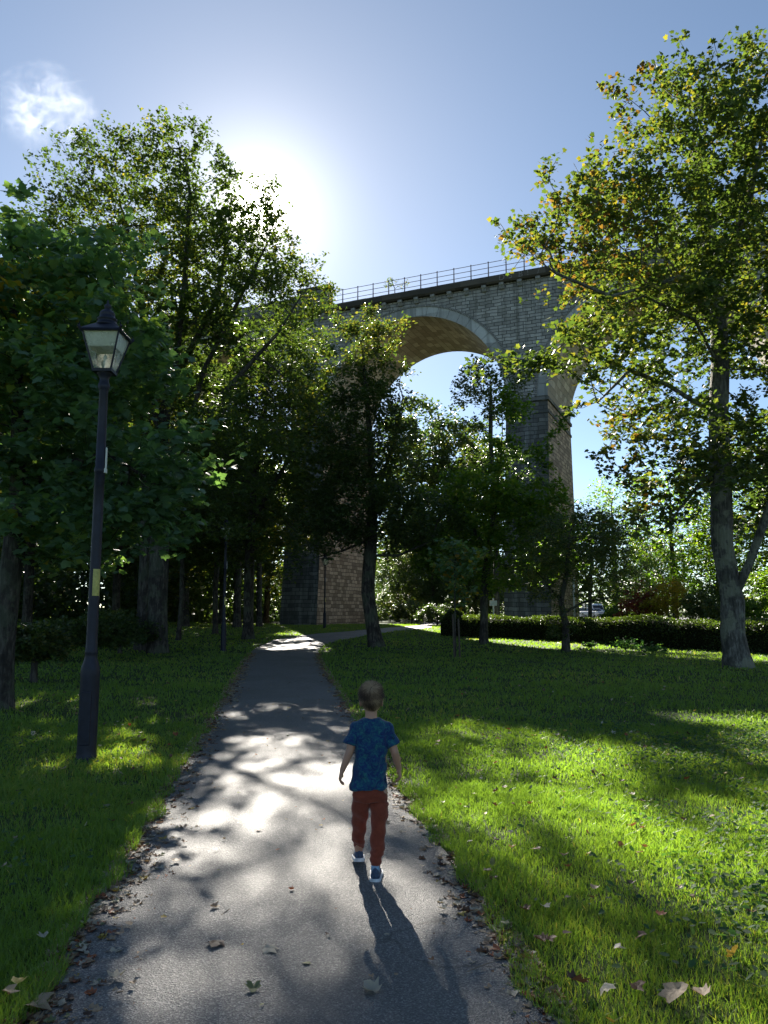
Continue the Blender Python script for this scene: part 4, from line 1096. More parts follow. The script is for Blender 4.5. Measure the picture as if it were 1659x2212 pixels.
for k in range(330):
    y = 1.7 + rr.rand() ** 1.2 * 27; u = rr.rand(); x = edge_x(PLs, y) * (1 - u) + edge_x(PRs, y) * u
    put(x, y, rr.uniform(.012, .042), rr.choice(7, p=[.25, .28, .15, .15, .04, .06, .07]), 'path')
for k in range(420):
    y = 1.9 + rr.rand() ** .9 * 16; x = edge_x(PRs, y) + .1 + rr.rand() ** 1.3 * (.5 * y) if rr.rand() < .68 else edge_x(PLs, y) - .1 - rr.rand() * (.35 * y)
    put(x, y, rr.uniform(.03, .07), rr.choice(7, p=[.3, .22, .12, .17, .06, .08, .05]), 'grass')
L = [l for l in L if abs(l[0]) < .5 * l[1] + 1.0 and l[1] > 1.75]
for px_, py_, s_, c_ in ((85, 2196, .15, 1), (40, 2160, .08, 4), (20, 2185, .09, 1), (278, 2013, .075, 1), (465, 2060, .11, 3), (585, 2075, .10, 2), (250, 2130, .10, 2), (663, 2097, .06, 6), (545, 2158, .08, 6), (800, 2160, .10, 2),
                         (380, 1872, .075, 1), (600, 1846, .05, 5), (560, 1805, .06, 1), (698, 1781, .04, 5), (465, 1972, .06, 1), (1055, 1905, .07, 1), (955, 1978, .06, 2), (1016, 1838, .06, 2), (1090, 2024, .06, 6)):
    p = onground(px_, py_); L.append((p.x, p.y, gz(p.x, p.y) + (.03 if path_side(p.x, p.y) < 0 else .06), s_ * .8, c_, 'path' if path_side(p.x, p.y) < 0 else 'left'))
for px_, py_, s_, c_ in ((1460, 2185, .16, 1), (1252, 2150, .13, 3), (1310, 2172, .10, 2), (1515, 2180, .10, 1), (1430, 2000, .08, 5), (1388, 1745, .08, 3), (1340, 1845, .08, 0), (1430, 1820, .08, 2), (1590, 2090, .10, 4), (1340, 2080, .08, 2), (1190, 2060, .08, 0), (1070, 1830, .08, 3)):
    p = onground(px_, py_); L.append((p.x, p.y, gz(p.x, p.y) + .05, s_ * .72, c_, 'grass'))
L.sort(key=lambda l: -l[3] / math.hypot(l[0], l[1]))
PLACE = {'left': ("%s fallen leaf in the litter along the path's left edge", "fallen leaves along the path's left edge"), 'right': ("%s fallen leaf in the litter along the path's right edge", "fallen leaves along the path's right edge"),
         'path': ("%s fallen leaf lying on the open asphalt", "fallen leaves on the asphalt"), 'grass': ("%s fallen leaf caught in the grass beside the path", "fallen leaves in the grass")}
for (x, y, z, s_, c_, pl) in L[:300]:
    o = bpy.data.objects.new("fallen_leaf", dead_mesh(rr.randint(len(GEO)), int(c_))); COL.objects.link(o)
    o.location = (x, y, z); o.scale = (s_, s_, s_ * rr.choice([1, 1, -1]))
    o.rotation_euler = (rr.randn() * (.15 if pl != 'grass' else .5), rr.randn() * (.15 if pl != 'grass' else .5), rr.rand() * 6.28)
    if o.scale.z < 0: o.location.z += s_ * .18
    tag(o, PLACE[pl][0] % CN[int(c_)], "leaf", "%s %s" % (CN[int(c_)], PLACE[pl][1]))
for m_ in range(7):
    pass
Vs, Fs, Ms, off = [], [], [], 0
for (x, y, z, s_, c_, pl) in L[300:]:
    V, F = GEO[rr.randint(len(GEO))]; a = rr.rand() * 6.28; R = np.array([[math.cos(a), -math.sin(a), 0], [math.sin(a), math.cos(a), 0], [0, 0, 1]])
    if pl == 'grass': R = R @ np.array(Matrix.Rotation(rr.randn() * .5, 3, 'X'))
    Vs.append(V @ R.T * s_ + (x, y, z)); Fs.append(F + off); off += len(V); Ms += [int(c_)] * len(F)
lit = npmesh("leaf_litter", np.vstack(Vs), np.vstack(Fs), DM[0], None, True)
for m_ in DM[1:]: lit.data.materials.append(m_)
lit.data.polygons.foreach_set("material_index", Ms)
tag(lit, "scatter of small dry fallen leaves along both edges of the path", "leaf litter", kind='stuff')
# twigs on the path
M['twig'] = simple_mat("dry_twig", (.20, .16, .12), .8)
for (xa, ya, xb, yb, lab) in ((1010, 2115, 1080, 2090, "thin dry twig lying near the path's right edge at the bottom of the photo"), (478, 1990, 500, 1975, "short pale twig on the asphalt at the lower left")):
    a, b = onground(xa, ya), onground(xb, yb); bm = bmesh.new(); d = b - a
    add_tube(bm, [Vector((0, 0, .03)), d * .5 + Vector((.004, .006, .034)), d + Vector((0, 0, .03))], [.003, .0025, .0015], 6)
    o = bmobj("twig", bm, M['twig']); o.location = a; tag(o, lab, "twig")
# ------------------------------------------------------------------ street lamps
M['lamp_paint'] = simple_mat("dark_blue_black_lamp_paint", (.010, .012, .024), .45, nscale=12, var=.3, bump=.25, spec=.3)
M['lamp_white'] = simple_mat("white_reflector_and_glint", (.62, .62, .56), .5, nscale=10, var=.12)
t = NT("lantern_glass"); gl = t.n("BsdfGlass", {'Color': (.92, .94, .90, 1), 'Roughness': .12, 'IOR': 1.08}).outputs[0]; df = t.n("BsdfTranslucent", {'Color': (.85, .88, .80, 1)}).outputs[0]
d2 = t.n("BsdfDiffuse", {'Color': (.55, .56, .5, 1)}).outputs[0]; tp_ = t.n("BsdfTransparent", {'Color': (.93, .95, .92, 1)}).outputs[0]
gs = t.n("BsdfGlossy", {'Color': (.9, .9, .9, 1), 'Roughness': .08}).outputs[0]
f = t.ramp(t.noise(7, t.obj(), 4), [(.35, (.15,) * 3), (.7, (.55,) * 3)])
m1 = t.n("MixShader", {0: .4}); t.t.links.new(df, m1.inputs[1]); t.t.links.new(d2, m1.inputs[2])
m2 = t.n("MixShader", {0: f}); t.t.links.new(tp_, m2.inputs[1]); t.t.links.new(m1.outputs[0], m2.inputs[2])
m3 = t.n("MixShader", {0: .08}); t.t.links.new(m2.outputs[0], m3.inputs[1]); t.t.links.new(gs, m3.inputs[2]); M['lamp_glass'] = t.done(m3.outputs[0])
M['plate'] = simple_mat("yellow_number_plate", (.42, .38, .10), .5)
def frustum(bm, z0, w0, z1, w1, tk=None):
    a = [bm.verts.new((sx * w0 / 2, sy * w0 / 2, z0)) for sx, sy in ((-1, -1), (1, -1), (1, 1), (-1, 1))]
    b = [bm.verts.new((sx * w1 / 2, sy * w1 / 2, z1)) for sx, sy in ((-1, -1), (1, -1), (1, 1), (-1, 1))]
    for k in range(4): bm.faces.new((a[k], a[(k + 1) % 4], b[(k + 1) % 4], b[k]))
    bm.faces.new(a[::-1]); bm.faces.new(b)
def make_lamp(loc, label, rz):
    root = empty("street_lamp", loc, label, "street lamp", "heritage lamp posts along the path", rz)
    bm = bmesh.new()
    add_lathe(bm, [(.118, -.15), (.118, .01), (.105, .04), (.098, .12), (.098, .86), (.100, .90), (.094, .97), (.066, 1.06), (.062, 1.10), (.066, 1.115), (.066, 1.14), (.060, 1.16), (.058, 1.30), (.054, 2.6), (.053, 3.05), (.060, 3.06), (.062, 3.10), (.052, 3.12), (.047, 3.98), (.052, 3.99), (.064, 4.02), (.064, 4.05), (.05, 4.08), (.05, 4.12), (.07, 4.16), (.10, 4.20)], 24)
    post = bmobj("post", bm, M['lamp_paint'], root, True)
    bm = bmesh.new(); add_box(bm, (.0, 0, .45), (.11, .205, .55)); bmobj("access_door", bm, M['lamp_paint'], post, bevel=.01)
    bm = bmesh.new(); add_lathe(bm, [(.062, 1.72), (.0625, 1.725), (.0625, 2.0), (.062, 2.005)], 24)
    # the plate wraps a quarter of the post only
    bmesh.ops.delete(bm, geom=[v for v in bm.verts if v.co.y > -.012 or v.co.x < -.01], context='VERTS')
    bmobj("number_plate", bm, M['plate'], post, True)
    bm = bmesh.new(); add_box(bm, (.062, 0, 3.2), (.014, .03, .28)); add_box(bm, (.045, .0, 3.08), (.05, .06, .05)); bmobj("bracket", bm, M['lamp_white'], post, bevel=.004)  # bracket coloured white to stand for the bright reflection on it
    # lantern
    zb, zt, wb, wt = 4.20, 4.62, .19, .40
    ln = None
    bm = bmesh.new()
    frustum(bm, zb - .02, wb + .02, zb + .012, wb + .03)
    for k in range(4):
        s = [(-1, -1), (1, -1), (1, 1), (-1, 1)][k]; s2 = [(-1, -1), (1, -1), (1, 1), (-1, 1)][(k + 1) % 4]
        add_tube(bm, [(s[0] * wb / 2, s[1] * wb / 2, zb), (s[0] * wt / 2, s[1] * wt / 2, zt)], .011, 6)
        add_tube(bm, [(s[0] * (wt / 2 + .012), s[1] * (wt / 2 + .012), zt), (s2[0] * (wt / 2 + .012), s2[1] * (wt / 2 + .012), zt)], .018, 6)
        # little ears at the eaves' corners
        add_tube(bm, [(s[0] * wt / 2, s[1] * wt / 2, zt - .02), (s[0] * (wt / 2 + .03), s[1] * (wt / 2 + .03), zt + .03), (s[0] * (wt / 2 + .02), s[1] * (wt / 2 + .02), zt + .075)], [.016, .018, .006], 6)
    ln = bmobj("lantern_frame", bm, M['lamp_paint'], root)
    for k in range(4):
        s = [(-1, -1), (1, -1), (1, 1), (-1, 1)][k]; s2 = [(-1, -1), (1, -1), (1, 1), (-1, 1)][(k + 1) % 4]
        f = .985
        def q(s_, w_, z): return (s_[0] * w_ / 2 * f, s_[1] * w_ / 2 * f, z)
        V = [q(s, wb, zb + .01), q(s2, wb, zb + .01), q(s2, wt, zt - .01), q(s, wt, zt - .01)]
        o = meshobj("glass_pane", V, [(0, 1, 2, 3)], M['lamp_glass'], ln)
    zr = zb + (zt - zb) * .60; wr = wb + (wt - wb) * .60 - .03
    bm = bmesh.new()
    a = [bm.verts.new((sx * wr / 2, sy * wr / 2, zr)) for sx, sy in ((-1, -1), (1, -1), (1, 1), (-1, 1))]; wq = wt - .035
    b = [bm.verts.new((sx * wq / 2, sy * wq / 2, zt - .012)) for sx, sy in ((-1, -1), (1, -1), (1, 1), (-1, 1))]
    for k in range(4): bm.faces.new((a[k], a[(k + 1) % 4], b[(k + 1) % 4], b[k]))
    bmobj("reflector_panel", bm, M['lamp_white'], ln)
    bm = bmesh.new(); add_lathe(bm, [(.012, zb), (.014, zb + .06), (.012, zb + .07), (.018, zb + .09), (.020, zb + .17), (.006, zb + .2)], 12); bmobj("lamp_holder", bm, M['lamp_white'], ln, True)
    bm = bmesh.new(); frustum(bm, zt + .012, wt + .04, zt + .105, .21); rf = bmobj("roof", bm, M['lamp_paint'], ln)
    bm = bmesh.new()
    add_lathe(bm, [(.125, zt + .10), (.130, zt + .115), (.118, zt + .13), (.108, zt + .135), (.100, zt + .165), (.112, zt + .172), (.108, zt + .19), (.088, zt + .205), (.080, zt + .235), (.086, zt + .243), (.080, zt + .26), (.058, zt + .285), (.034, zt + .30), (.026, zt + .305), (.034, zt + .318), (.040, zt + .335), (.034, zt + .352), (.018, zt + .365), (.010, zt + .375), (.009, zt + .41), (.003, zt + .415)], 20)
    bmobj("finial", bm, M['lamp_paint'], rf, True)
    return root
lp = onground(186, 1645); l1 = make_lamp((lp.x, lp.y, lp.z), "tall dark street lamp nearest the camera on the left grass, glass lantern on top", rad(2)); l1.scale = (.985,) * 3

p = gp(482, 1403, 28.6, 0); l2 = copy_tree(l1); l2.location = p; l2.rotation_euler = (0, 0, .2); l2['label'] = "middle-distance dark street lamp left of the path, against the wood"
p = gp(701, 1358, 51, 0); l3 = copy_tree(l1); l3.location = p; l3.rotation_euler = (0, 0, .5); l3['label'] = "farthest street lamp, standing before the brown stone flank of the left pier"

# ------------------------------------------------------------------ the child
def remesh(bm, vox, smooth=2):
    me = bpy.data.meshes.new("tmp"); bmesh.ops.recalc_face_normals(bm, faces=bm.faces); bm.to_mesh(me); bm.free()
    o = bpy.data.objects.new("tmp", me); COL.objects.link(o)
    md = o.modifiers.new("r", 'REMESH'); md.mode = 'VOXEL'; md.voxel_size = vox
    if smooth:
        s_ = o.modifiers.new("s", 'SMOOTH'); s_.iterations = smooth; s_.factor = .5
    dg = bpy.context.evaluated_depsgraph_get(); me2 = bpy.data.meshes.new_from_object(o.evaluated_get(dg))
    bpy.data.objects.remove(o, do_unlink=True)
    return me2
def caps(bm, pts, rs, n=14):
    """a chain of round-ended tapered limbs"""
    for (a, b, ra, rb) in zip(pts, pts[1:], rs, rs[1:]):
        add_tube(bm, [a, b], [ra, rb], n)
    for p_, r_ in zip(pts, rs): bmesh.ops.create_uvsphere(bm, u_segments=n, v_segments=8, radius=r_, matrix=Matrix.Translation(Vector(p_)))
def ell(bm, c, r, rot=None):
    bmesh.ops.create_uvsphere(bm, u_segments=20, v_segments=14, radius=1.0, matrix=Matrix.LocRotScale(Vector(c), rot, Vector(r)))
def loft(bm, rings, n=28, pw=2.3):
    R_ = []
    for (cx, cy, z, rx, ry) in rings:
        r_ = []
        for k in range(n):
            a = 2 * math.pi * k / n; ca, sa = math.cos(a), math.sin(a)
            r_.append(bm.verts.new((cx + rx * math.copysign(abs(ca) ** (2 / pw), ca), cy + ry * math.copysign(abs(sa) ** (2 / pw), sa), z)))
        R_.append(r_)
    for a, b in zip(R_, R_[1:]):
        for k in range(n): bm.faces.new((a[k], a[(k + 1) % n], b[(k + 1) % n], b[k]))
    bm.faces.new(R_[0][::-1]); bm.faces.new(R_[-1])
def finish(name, me, mat, parent):
    me.name = name; me.materials.clear(); me.materials.append(mat); me.polygons.foreach_set("use_smooth", [True] * len(me.polygons))
    o = bpy.data.objects.new(name, me); COL.objects.link(o); o.parent = parent; return o
cp = onground(812, 1900)
kid = empty("person", (cp.x - .028, cp.y - .07, cp.z + .022), "young boy in blue patterned T-shirt and rust-red trousers walking away up the path", "person")
kid.scale = (.965,) * 3
def skinm(name, c):
    t = NT(name); f = t.noise(40, t.obj(), 4)
    return t.done(t.pbr(t.mix(t.math('MULTIPLY', f, .5), c, tuple(k * .75 for k in c)), .5, t.bump(f, .1, .003), .4, **{'Subsurface Weight': .15, 'Subsurface Radius': (.012, .004, .002), 'Subsurface Scale': 1.0}))
M['skin'] = skinm("skin", (.46, .25, .17))
bm = bmesh.new()
ell(bm, (0, -.006, 1.066), (.056, .078, .073)); ell(bm, (0, .030, 1.018), (.050, .054, .064)); ell(bm, (0, .052, .975), (.028, .026, .022))
caps(bm, [(0, -.014, .90), (0, -.008, .95), (0, -.002, 1.005)], [.045, .036, .037])
add_tube(bm, [(0, .082, 1.045), (0, .104, 1.02), (0, .082, 1.008)], [.007, .012, .009], 10)       # nose
for s in (-1, 1):
    ell(bm, (s * .064, .004, 1.030), (.008, .018, .026), Matrix.Rotation(s * .25, 3, 'Z').to_quaternion()); ell(bm, (s * .026, .078, 1.046), (.012, .008, .009)); ell(bm, (s * .030, .066, 1.015), (.022, .018, .020))
ell(bm, (0, .084, .992), (.020, .008, .006)); ell(bm, (0, .082, .984), (.016, .008, .006))
ell(bm, (0, 0, .72), (.095, .062, .20)); ell(bm, (0, 0, .53), (.09, .07, .09))
def arm(sh, el, wr, fw, curl, side):
    sh, el, wr = Vector(sh), Vector(el), Vector(wr)
    caps(bm, [sh, sh.lerp(el, .5), el, el.lerp(wr, .35), wr], [.032, .029, .0245, .024, .0175])
    # hand: palm from four metacarpals, five separate fingers
    fd = Vector(fw).normalized(); back = Vector((side, 0, 0)); back = (back - fd * back.dot(fd)).normalized(); sd = fd.cross(back).normalized()   # sd: towards the little finger or thumb
    fwd = Vector((0, 1, 0)); sd = (fwd - fd * fwd.dot(fd) - back * fwd.dot(back)).normalized()
    inn = -back
    kn = []
    for q, o_ in enumerate((.020, .007, -.006, -.018)):
        k_ = wr + fd * (.052 - .003 * abs(q - 1)) + sd * o_; kn.append(k_); caps(bm, [wr + sd * o_ * .55 + fd * .004, k_], [.011, .0095], 10)
    ell(bm, wr + fd * .028, (.011, .022, .026))
    for q, (k_, L_) in enumerate(zip(kn, (.040, .044, .041, .032))):
        a1 = curl + .1 * q; a2 = curl * 2.1 + .12 * q; a3 = curl * 2.9 + .1 * q
        p1 = k_ + (fd * math.cos(a1) + inn * math.sin(a1)) * L_ * .45; p2 = p1 + (fd * math.cos(a2) + inn * math.sin(a2)) * L_ * .32; p3 = p2 + (fd * math.cos(a3) + inn * math.sin(a3)) * L_ * .25
        caps(bm, [k_, p1, p2, p3], [.0078, .0070, .0064, .0056], 10)
    tb_ = wr + fd * .014 + sd * .018; t1 = tb_ + (fd * .7 + sd * .6 + inn * .35).normalized() * .024; t2 = t1 + (fd * .85 + sd * .25 + inn * .4).normalized() * .018
    caps(bm, [tb_, t1, t2], [.010, .008, .0066], 10)
arm((-.096, 0, .88), (-.130, -.028, .742), (-.174, -.02, .632), (-.30, .10, -1), .42, -1)
arm((.096, 0, .88), (.142, -.012, .740), (.170, .045, .630), (.14, .25, -1), .38, 1)
caps(bm, [(.05, 0, .50), (.044, 0, .29), (.028, -.01, .07)], [.05, .036, .026]); caps(bm, [(-.05, 0, .50), (-.066, .11, .30), (-.079, .205, .11)], [.05, .036, .026])
finish("body", remesh(bm, .0042, 2), M['skin'], kid)
# hair: cap plus many short strands flowing from the crown
rng = np.random.RandomState(3)
t = NT("brown_hair"); a = t.n("Attribute", attribute_name="rnd").outputs['Fac']; c = t.ramp(a, [(0, (.05, .03, .017)), (.5, (.13, .08, .045)), (1, (.42, .29, .17))])
pp_ = t.pbr(c, .55, spec=.35); tr = t.n("BsdfTranslucent", {'Color': c}).outputs[0]; mx = t.n("MixShader", {0: .2}); t.t.links.new(pp_, mx.inputs[1]); t.t.links.new(tr, mx.inputs[2]); M['hair'] = t.done(mx.outputs[0])
bm = bmesh.new(); ell(bm, (0, -.008, 1.070), (.0580, .080, .0745))
bmesh.ops.bisect_plane(bm, geom=bm.verts[:] + bm.edges[:] + bm.faces[:], plane_co=(0, -.05, 1.012), plane_no=(0, .55, -1), clear_outer=True)
hc = bmobj("hair", bm, M['hair'], kid, True)
n = 9000
u = rng.randn(n * 3, 3); u /= np.linalg.norm(u, axis=1, keepdims=True)
z_ = u[:, 2]; lim = np.where(u[:, 1] < -.25, -.78, np.where(u[:, 1] < .35, -.30, .25)); u = u[z_ > lim + rng.randn(n * 3) * .04][:n]; n = len(u)
P0 = u * np.array([.0582, .0795, .0745]) + (0, -.008, 1.070)
cr = np.array([.012, -.62, .78]); cr /= np.linalg.norm(cr)
tg = u - cr; tg -= u * (tg * u).sum(1, keepdims=True); tg /= np.linalg.norm(tg, axis=1, keepdims=True) + 1e-6
sw = np.cross(u, tg); tg = tg + sw * .35 + np.array([0, 0, -.25]) * (u[:, 2:3] < .5)
Ls = .020 + .018 * rng.rand(n) + .014 * (u[:, 2] > .3)
P1 = P0 + tg * Ls[:, None] * .5 + u * (.004 + .005 * rng.rand(n, 1)) + rng.randn(n, 3) * .002; P2 = P0 + tg * Ls[:, None] + u * (.003 + .008 * rng.rand(n, 1)) * (.4 + (u[:, 2:3] > .1)) + rng.randn(n, 3) * .004
sd_ = np.cross(u, tg); sd_ /= np.linalg.norm(sd_, axis=1, keepdims=True)
V = np.stack([P0 - sd_ * .0011, P0 + sd_ * .0011, P1 - sd_ * .001, P1 + sd_ * .001, P2], 1).reshape(-1, 3)
F = (np.array([(0, 1, 3), (0, 3, 2), (2, 3, 4)])[None] + (np.arange(n) * 5)[:, None, None]).reshape(-1, 3)
patch = .5 + .35 * np.sin(u[:, 0] * 5 + 2 * u[:, 2]) + .25 * np.sin(u[:, 2] * 9 + 1) + rng.randn(n) * .18
ho = npmesh("hair_strands", V, F, M['hair'], hc, False, {"rnd": np.repeat(np.clip(patch, 0, 1), 3)})
# T-shirt
def cloth(name, scale, ramp_, rough=.85, fine=260, tex=None):
    t = NT(name); p = t.obj(); f = t.noise(scale, p, 6, .7, 1.2); g = t.noise(fine, p, 3)
    c = t.ramp(f, ramp_); c = t.mix(t.math('MULTIPLY', g, .5), c, tuple(k * .5 for k in ramp_[0][1]))
    w_ = t.noise(14, t.n("Mapping", {'Vector': p, 'Scale': (1.6, 1.6, .7)}).outputs[0], 3)
    return t.done(t.pbr(c, rough, t.bump(t.math('ADD', t.math('MULTIPLY', g, .12), w_), .5, .012), .25, **{'Sheen Weight': .15}))
M['shirt'] = cloth("blue_patterned_jersey", 34, [(.30, (.005, .018, .075)), (.46, (.009, .04, .145)), (.56, (.013, .10, .15)), (.66, (.03, .19, .19)), (.8, (.010, .038, .14))])
M['trousers'] = cloth("rust_red_jersey", 18, [(.3, (.17, .034, .018)), (.7, (.29, .062, .031))])
bm = bmesh.new()
loft(bm, [(-.014, 0, .528, .112, .084), (-.014, 0, .545, .114, .086), (-.012, 0, .60, .106, .082), (-.006, 0, .68, .099, .076), (0, 0, .76, .098, .074), (0, 0, .83, .106, .073), (0, 0, .875, .112, .068), (0, -.002, .905, .102, .058), (0, -.004, .925, .082, .050), (0, -.006, .943, .048, .042)])
for s, e in ((-1, (-.126, -.018, .785)), (1, (.134, -.008, .780))):
    S = Vector((s * .094, 0, .880)); E_ = Vector(e)
    add_tube(bm, [S, S.lerp(E_, .45), E_], [.040, .040, .043], 18); bmesh.ops.create_uvsphere(bm, u_segments=16, v_segments=10, radius=.040, matrix=Matrix.Translation(S))
me = remesh(bm, .0055, 3)
for v in me.vertices:
    x, y, z = v.co
    k = sm(.93, .85, z) if z > .85 else 1
    d = .0042 * math.sin(z * 46 + x * 34 + math.sin(x * 28) * 1.3) + .0032 * math.sin(x * 70 + z * 18) + .003 * math.sin(x * 40 - z * 60 + y * 30)
    if z < .6: d += .004 * math.sin(x * 75 + y * 60)
    nn = v.normal; v.co = v.co + nn * d * k
finish("t_shirt", me, M['shirt'], kid)
bm = bmesh.new()
loft(bm, [(-.012, 0, .60, .080, .060), (-.010, 0, .54, .092, .070), (-.006, .004, .49, .108, .084), (-.004, .006, .455, .104, .074)])
def leg(pts, rs):
    add_tube(bm, pts, rs, 20)
leg([(.050, 0, .50), (.051, 0, .44), (.048, .0, .36), (.044, .004, .29), (.040, -.002, .21), (.034, -.008, .15), (.030, -.010, .125), (.029, -.010, .088)], [.056, .058, .052, .047, .043, .041, .037, .031])
leg([(-.055, 0, .50), (-.060, .022, .44), (-.068, .068, .36), (-.072, .112, .295), (-.078, .150, .22), (-.081, .182, .17), (-.080, .198, .145), (-.079, .210, .118)], [.056, .057, .050, .045, .040, .038, .034, .029])
me = remesh(bm, .0055, 3)
for v in me.vertices:
    x, y, z = v.co
    d = .0035 * math.sin(z * 62 + x * 40) + .003 * math.sin(z * 34 - x * 55 + y * 40) + (.0022 * math.sin(z * 170 + x * 30) if z < .2 else 0)
    v.co = v.co + v.normal * d
finish("trousers", me, M['trousers'], kid)
# shoes
M['shoe'] = simple_mat("blue_grey_shoe_mesh", (.035, .06, .11), .7, nscale=90, var=.45); M['sole'] = simple_mat("white_shoe_sole", (.62, .64, .66), .5); M['sock'] = simple_mat("pale_blue_sock", (.22, .34, .48), .85, nscale=120)
def shoe(loc, pitch, yaw):
    bm = bmesh.new(); rows = []
    sec = [(-.056, .024, .010, .050), (-.045, .032, .0, .066), (-.015, .034, .0, .068), (.02, .034, 0, .056), (.06, .038, 0, .044), (.095, .039, 0, .036), (.125, .030, .002, .028), (.14, .014, .006, .020)]
    for (y, wx, z0, z1) in sec:
        rows.append([bm.verts.new((wx * math.cos(a) * (1 - .25 * max(0, math.sin(a))), y, .016 + (z1 - .0) * max(0, math.sin(a)) if math.sin(a) > 0 else .012)) for a in [math.pi * k / 8 for k in range(9)]])
    for a, b in zip(rows, rows[1:]):
        for k in range(8): bm.faces.new((a[k], a[k + 1], b[k + 1], b[k]))
        bm.faces.new((a[8], a[0], b[0], b[8]))
    bm.faces.new(rows[0]); bm.faces.new(rows[-1][::-1])
    o = bmobj("shoe", bm, M['shoe'], kid, True)
    sb = o.modifiers.new("sub", 'SUBSURF'); sb.levels = sb.render_levels = 1
    o.location = loc; o.rotation_euler = (pitch, 0, yaw)
    bm = bmesh.new(); ring = []
    out = [(-.060, .020), (-.050, .033), (-.02, .037), (.02, .035), (.06, .041), (.10, .042), (.130, .032), (.148, .012)]
    pts = [(x, y) for y, x in out] + [(-x, y) for y, x in out[::-1]]
    lo = [bm.verts.new((x * .95, y, 0.0)) for x, y in pts]; hi = [bm.verts.new((x, y, .022)) for x, y in pts]
    for k in range(len(pts)): j = (k + 1) % len(pts); bm.faces.new((lo[k], lo[j], hi[j], hi[k]))
    bm.faces.new(lo[::-1]); bm.faces.new(hi)
    bmobj("sole", bm, M['sole'], o, bevel=.004)
    bm = bmesh.new(); add_tube(bm, [(0, -.012, .05), (0, -.014, .105)], [.027, .025], 14); bmobj("sock", bm, M['sock'], o, True)
    bm = bmesh.new(); add_box(bm, (0, -.054, .055), (.014, .008, .03)); bmobj("heel_tab", bm, M['shoe'], o, bevel=.003)
    return o
shoe((.028, 0, .0), 0, -.05)
shoe((-.079, .222, .040), -.16, .08)

# ------------------------------------------------------------------ far vehicles on the road
def vpaint(n, c): 
    t = NT(n); return t.done(t.pbr(c, .3, spec=.5, **{'Coat Weight': .6}))
M['carglass'] = simple_mat("car_glass", (.03, .035, .04), .08, nscale=3, var=.1); M['tyre'] = simple_mat("tyre", (.02, .02, .02), .85); M['rim'] = simple_mat("alloy_rim", (.35, .35, .36), .35, .6)
M['tail'] = simple_mat("red_lamp_glass", (.35, .02, .02), .3); M['head'] = simple_mat("headlamp_glass", (.6, .6, .6), .15)
def vehicle(name, label, cat, loc, rz, prof, win, w_, paint, wheels, wr_=.32):
    """prof: side outline (y,z) of body; win: list of side-window outlines"""
    root = empty(name, loc, label, cat, None, rz)
    bm = bmesh.new(); rows = []
    for x, k in ((-w_ / 2, .0), (-w_ / 2 + .0, 1), (w_ / 2, 1), (w_ / 2, 0)): pass
    for x, ins in ((-w_ / 2, .0), (-w_ / 2 * .96, .02), (w_ / 2 * .96, .02), (w_ / 2, .0)):
        rows.append([bm.verts.new((x * (1 if z < .9 else (.92 if abs(x) > 0 else 1)), y, z)) for y, z in prof])
    rows = [rows[0], rows[3]]
    for k in range(len(prof)): j = (k + 1) % len(prof); bm.faces.new((rows[0][k], rows[0][j], rows[1][j], rows[1][k]))
    bm.faces.new(rows[0][::-1]); bm.faces.new(rows[1])
    bmesh.ops.delete(bm, geom=[v for v in bm.verts if not v.link_faces], context='VERTS')
    body = bmobj("body", bm, paint, root, bevel=.05)
    for wd in win:
        for s in (-1, 1):
            xs_ = s * (w_ / 2 * .955 + .004)
            V = [(xs_ * (1 if z > 1.0 else 1.03), y, z) for y, z in wd]
            meshobj("side_window", V, [tuple(range(len(V)))], M['carglass'], body)
    return root, body
def screen(body, ya, za, yb, zb, w_, name):
    d = Vector((0, yb - ya, zb - za)); nrm = Vector((0, -(zb - za), (yb - ya))).normalized() * (.012 if ya < yb else -.012)
    V = [Vector((-w_ / 2, ya, za)) + nrm, Vector((w_ / 2, ya, za)) + nrm, Vector((w_ / 2 * .92, yb, zb)) + nrm, Vector((-w_ / 2 * .92, yb, zb)) + nrm]
    meshobj(name, V, [(0, 1, 2, 3)], M['carglass'], body)
def addwheels(root, w_, ys_, r_):
    for s in (-1, 1):
        for y in ys_:
            bm = bmesh.new(); add_lathe(bm, [(r_ * .6, -.1), (r_ * .96, -.1), (r_, -.07), (r_, .07), (r_ * .96, .1), (r_ * .6, .1)], 20)
            o = bmobj("wheel", bm, M['tyre'], root, True); o.rotation_euler = (0, rad(90), 0); o.location = (s * (w_ / 2 - .08), y, r_)
            bm = bmesh.new(); add_lathe(bm, [(r_ * .2, -.105), (r_ * .58, -.104), (r_ * .6, -.09), (r_ * .6, .09), (r_ * .58, .104), (r_ * .2, .105)], 16); bmobj("rim", bm, M['rim'], o)
carp = [(-2.0, .35), (-2.05, .7), (-1.95, .92), (-1.05, 1.02), (-.35, 1.44), (.9, 1.46), (1.75, 1.05), (2.0, .95), (2.05, .45), (1.95, .28), (-1.9, .28)]
cw = [[(-.85, 1.02), (-.3, 1.36), (.25, 1.38), (.25, 1.02)], [(.32, 1.02), (.32, 1.38), (.85, 1.37), (1.45, 1.04)]]
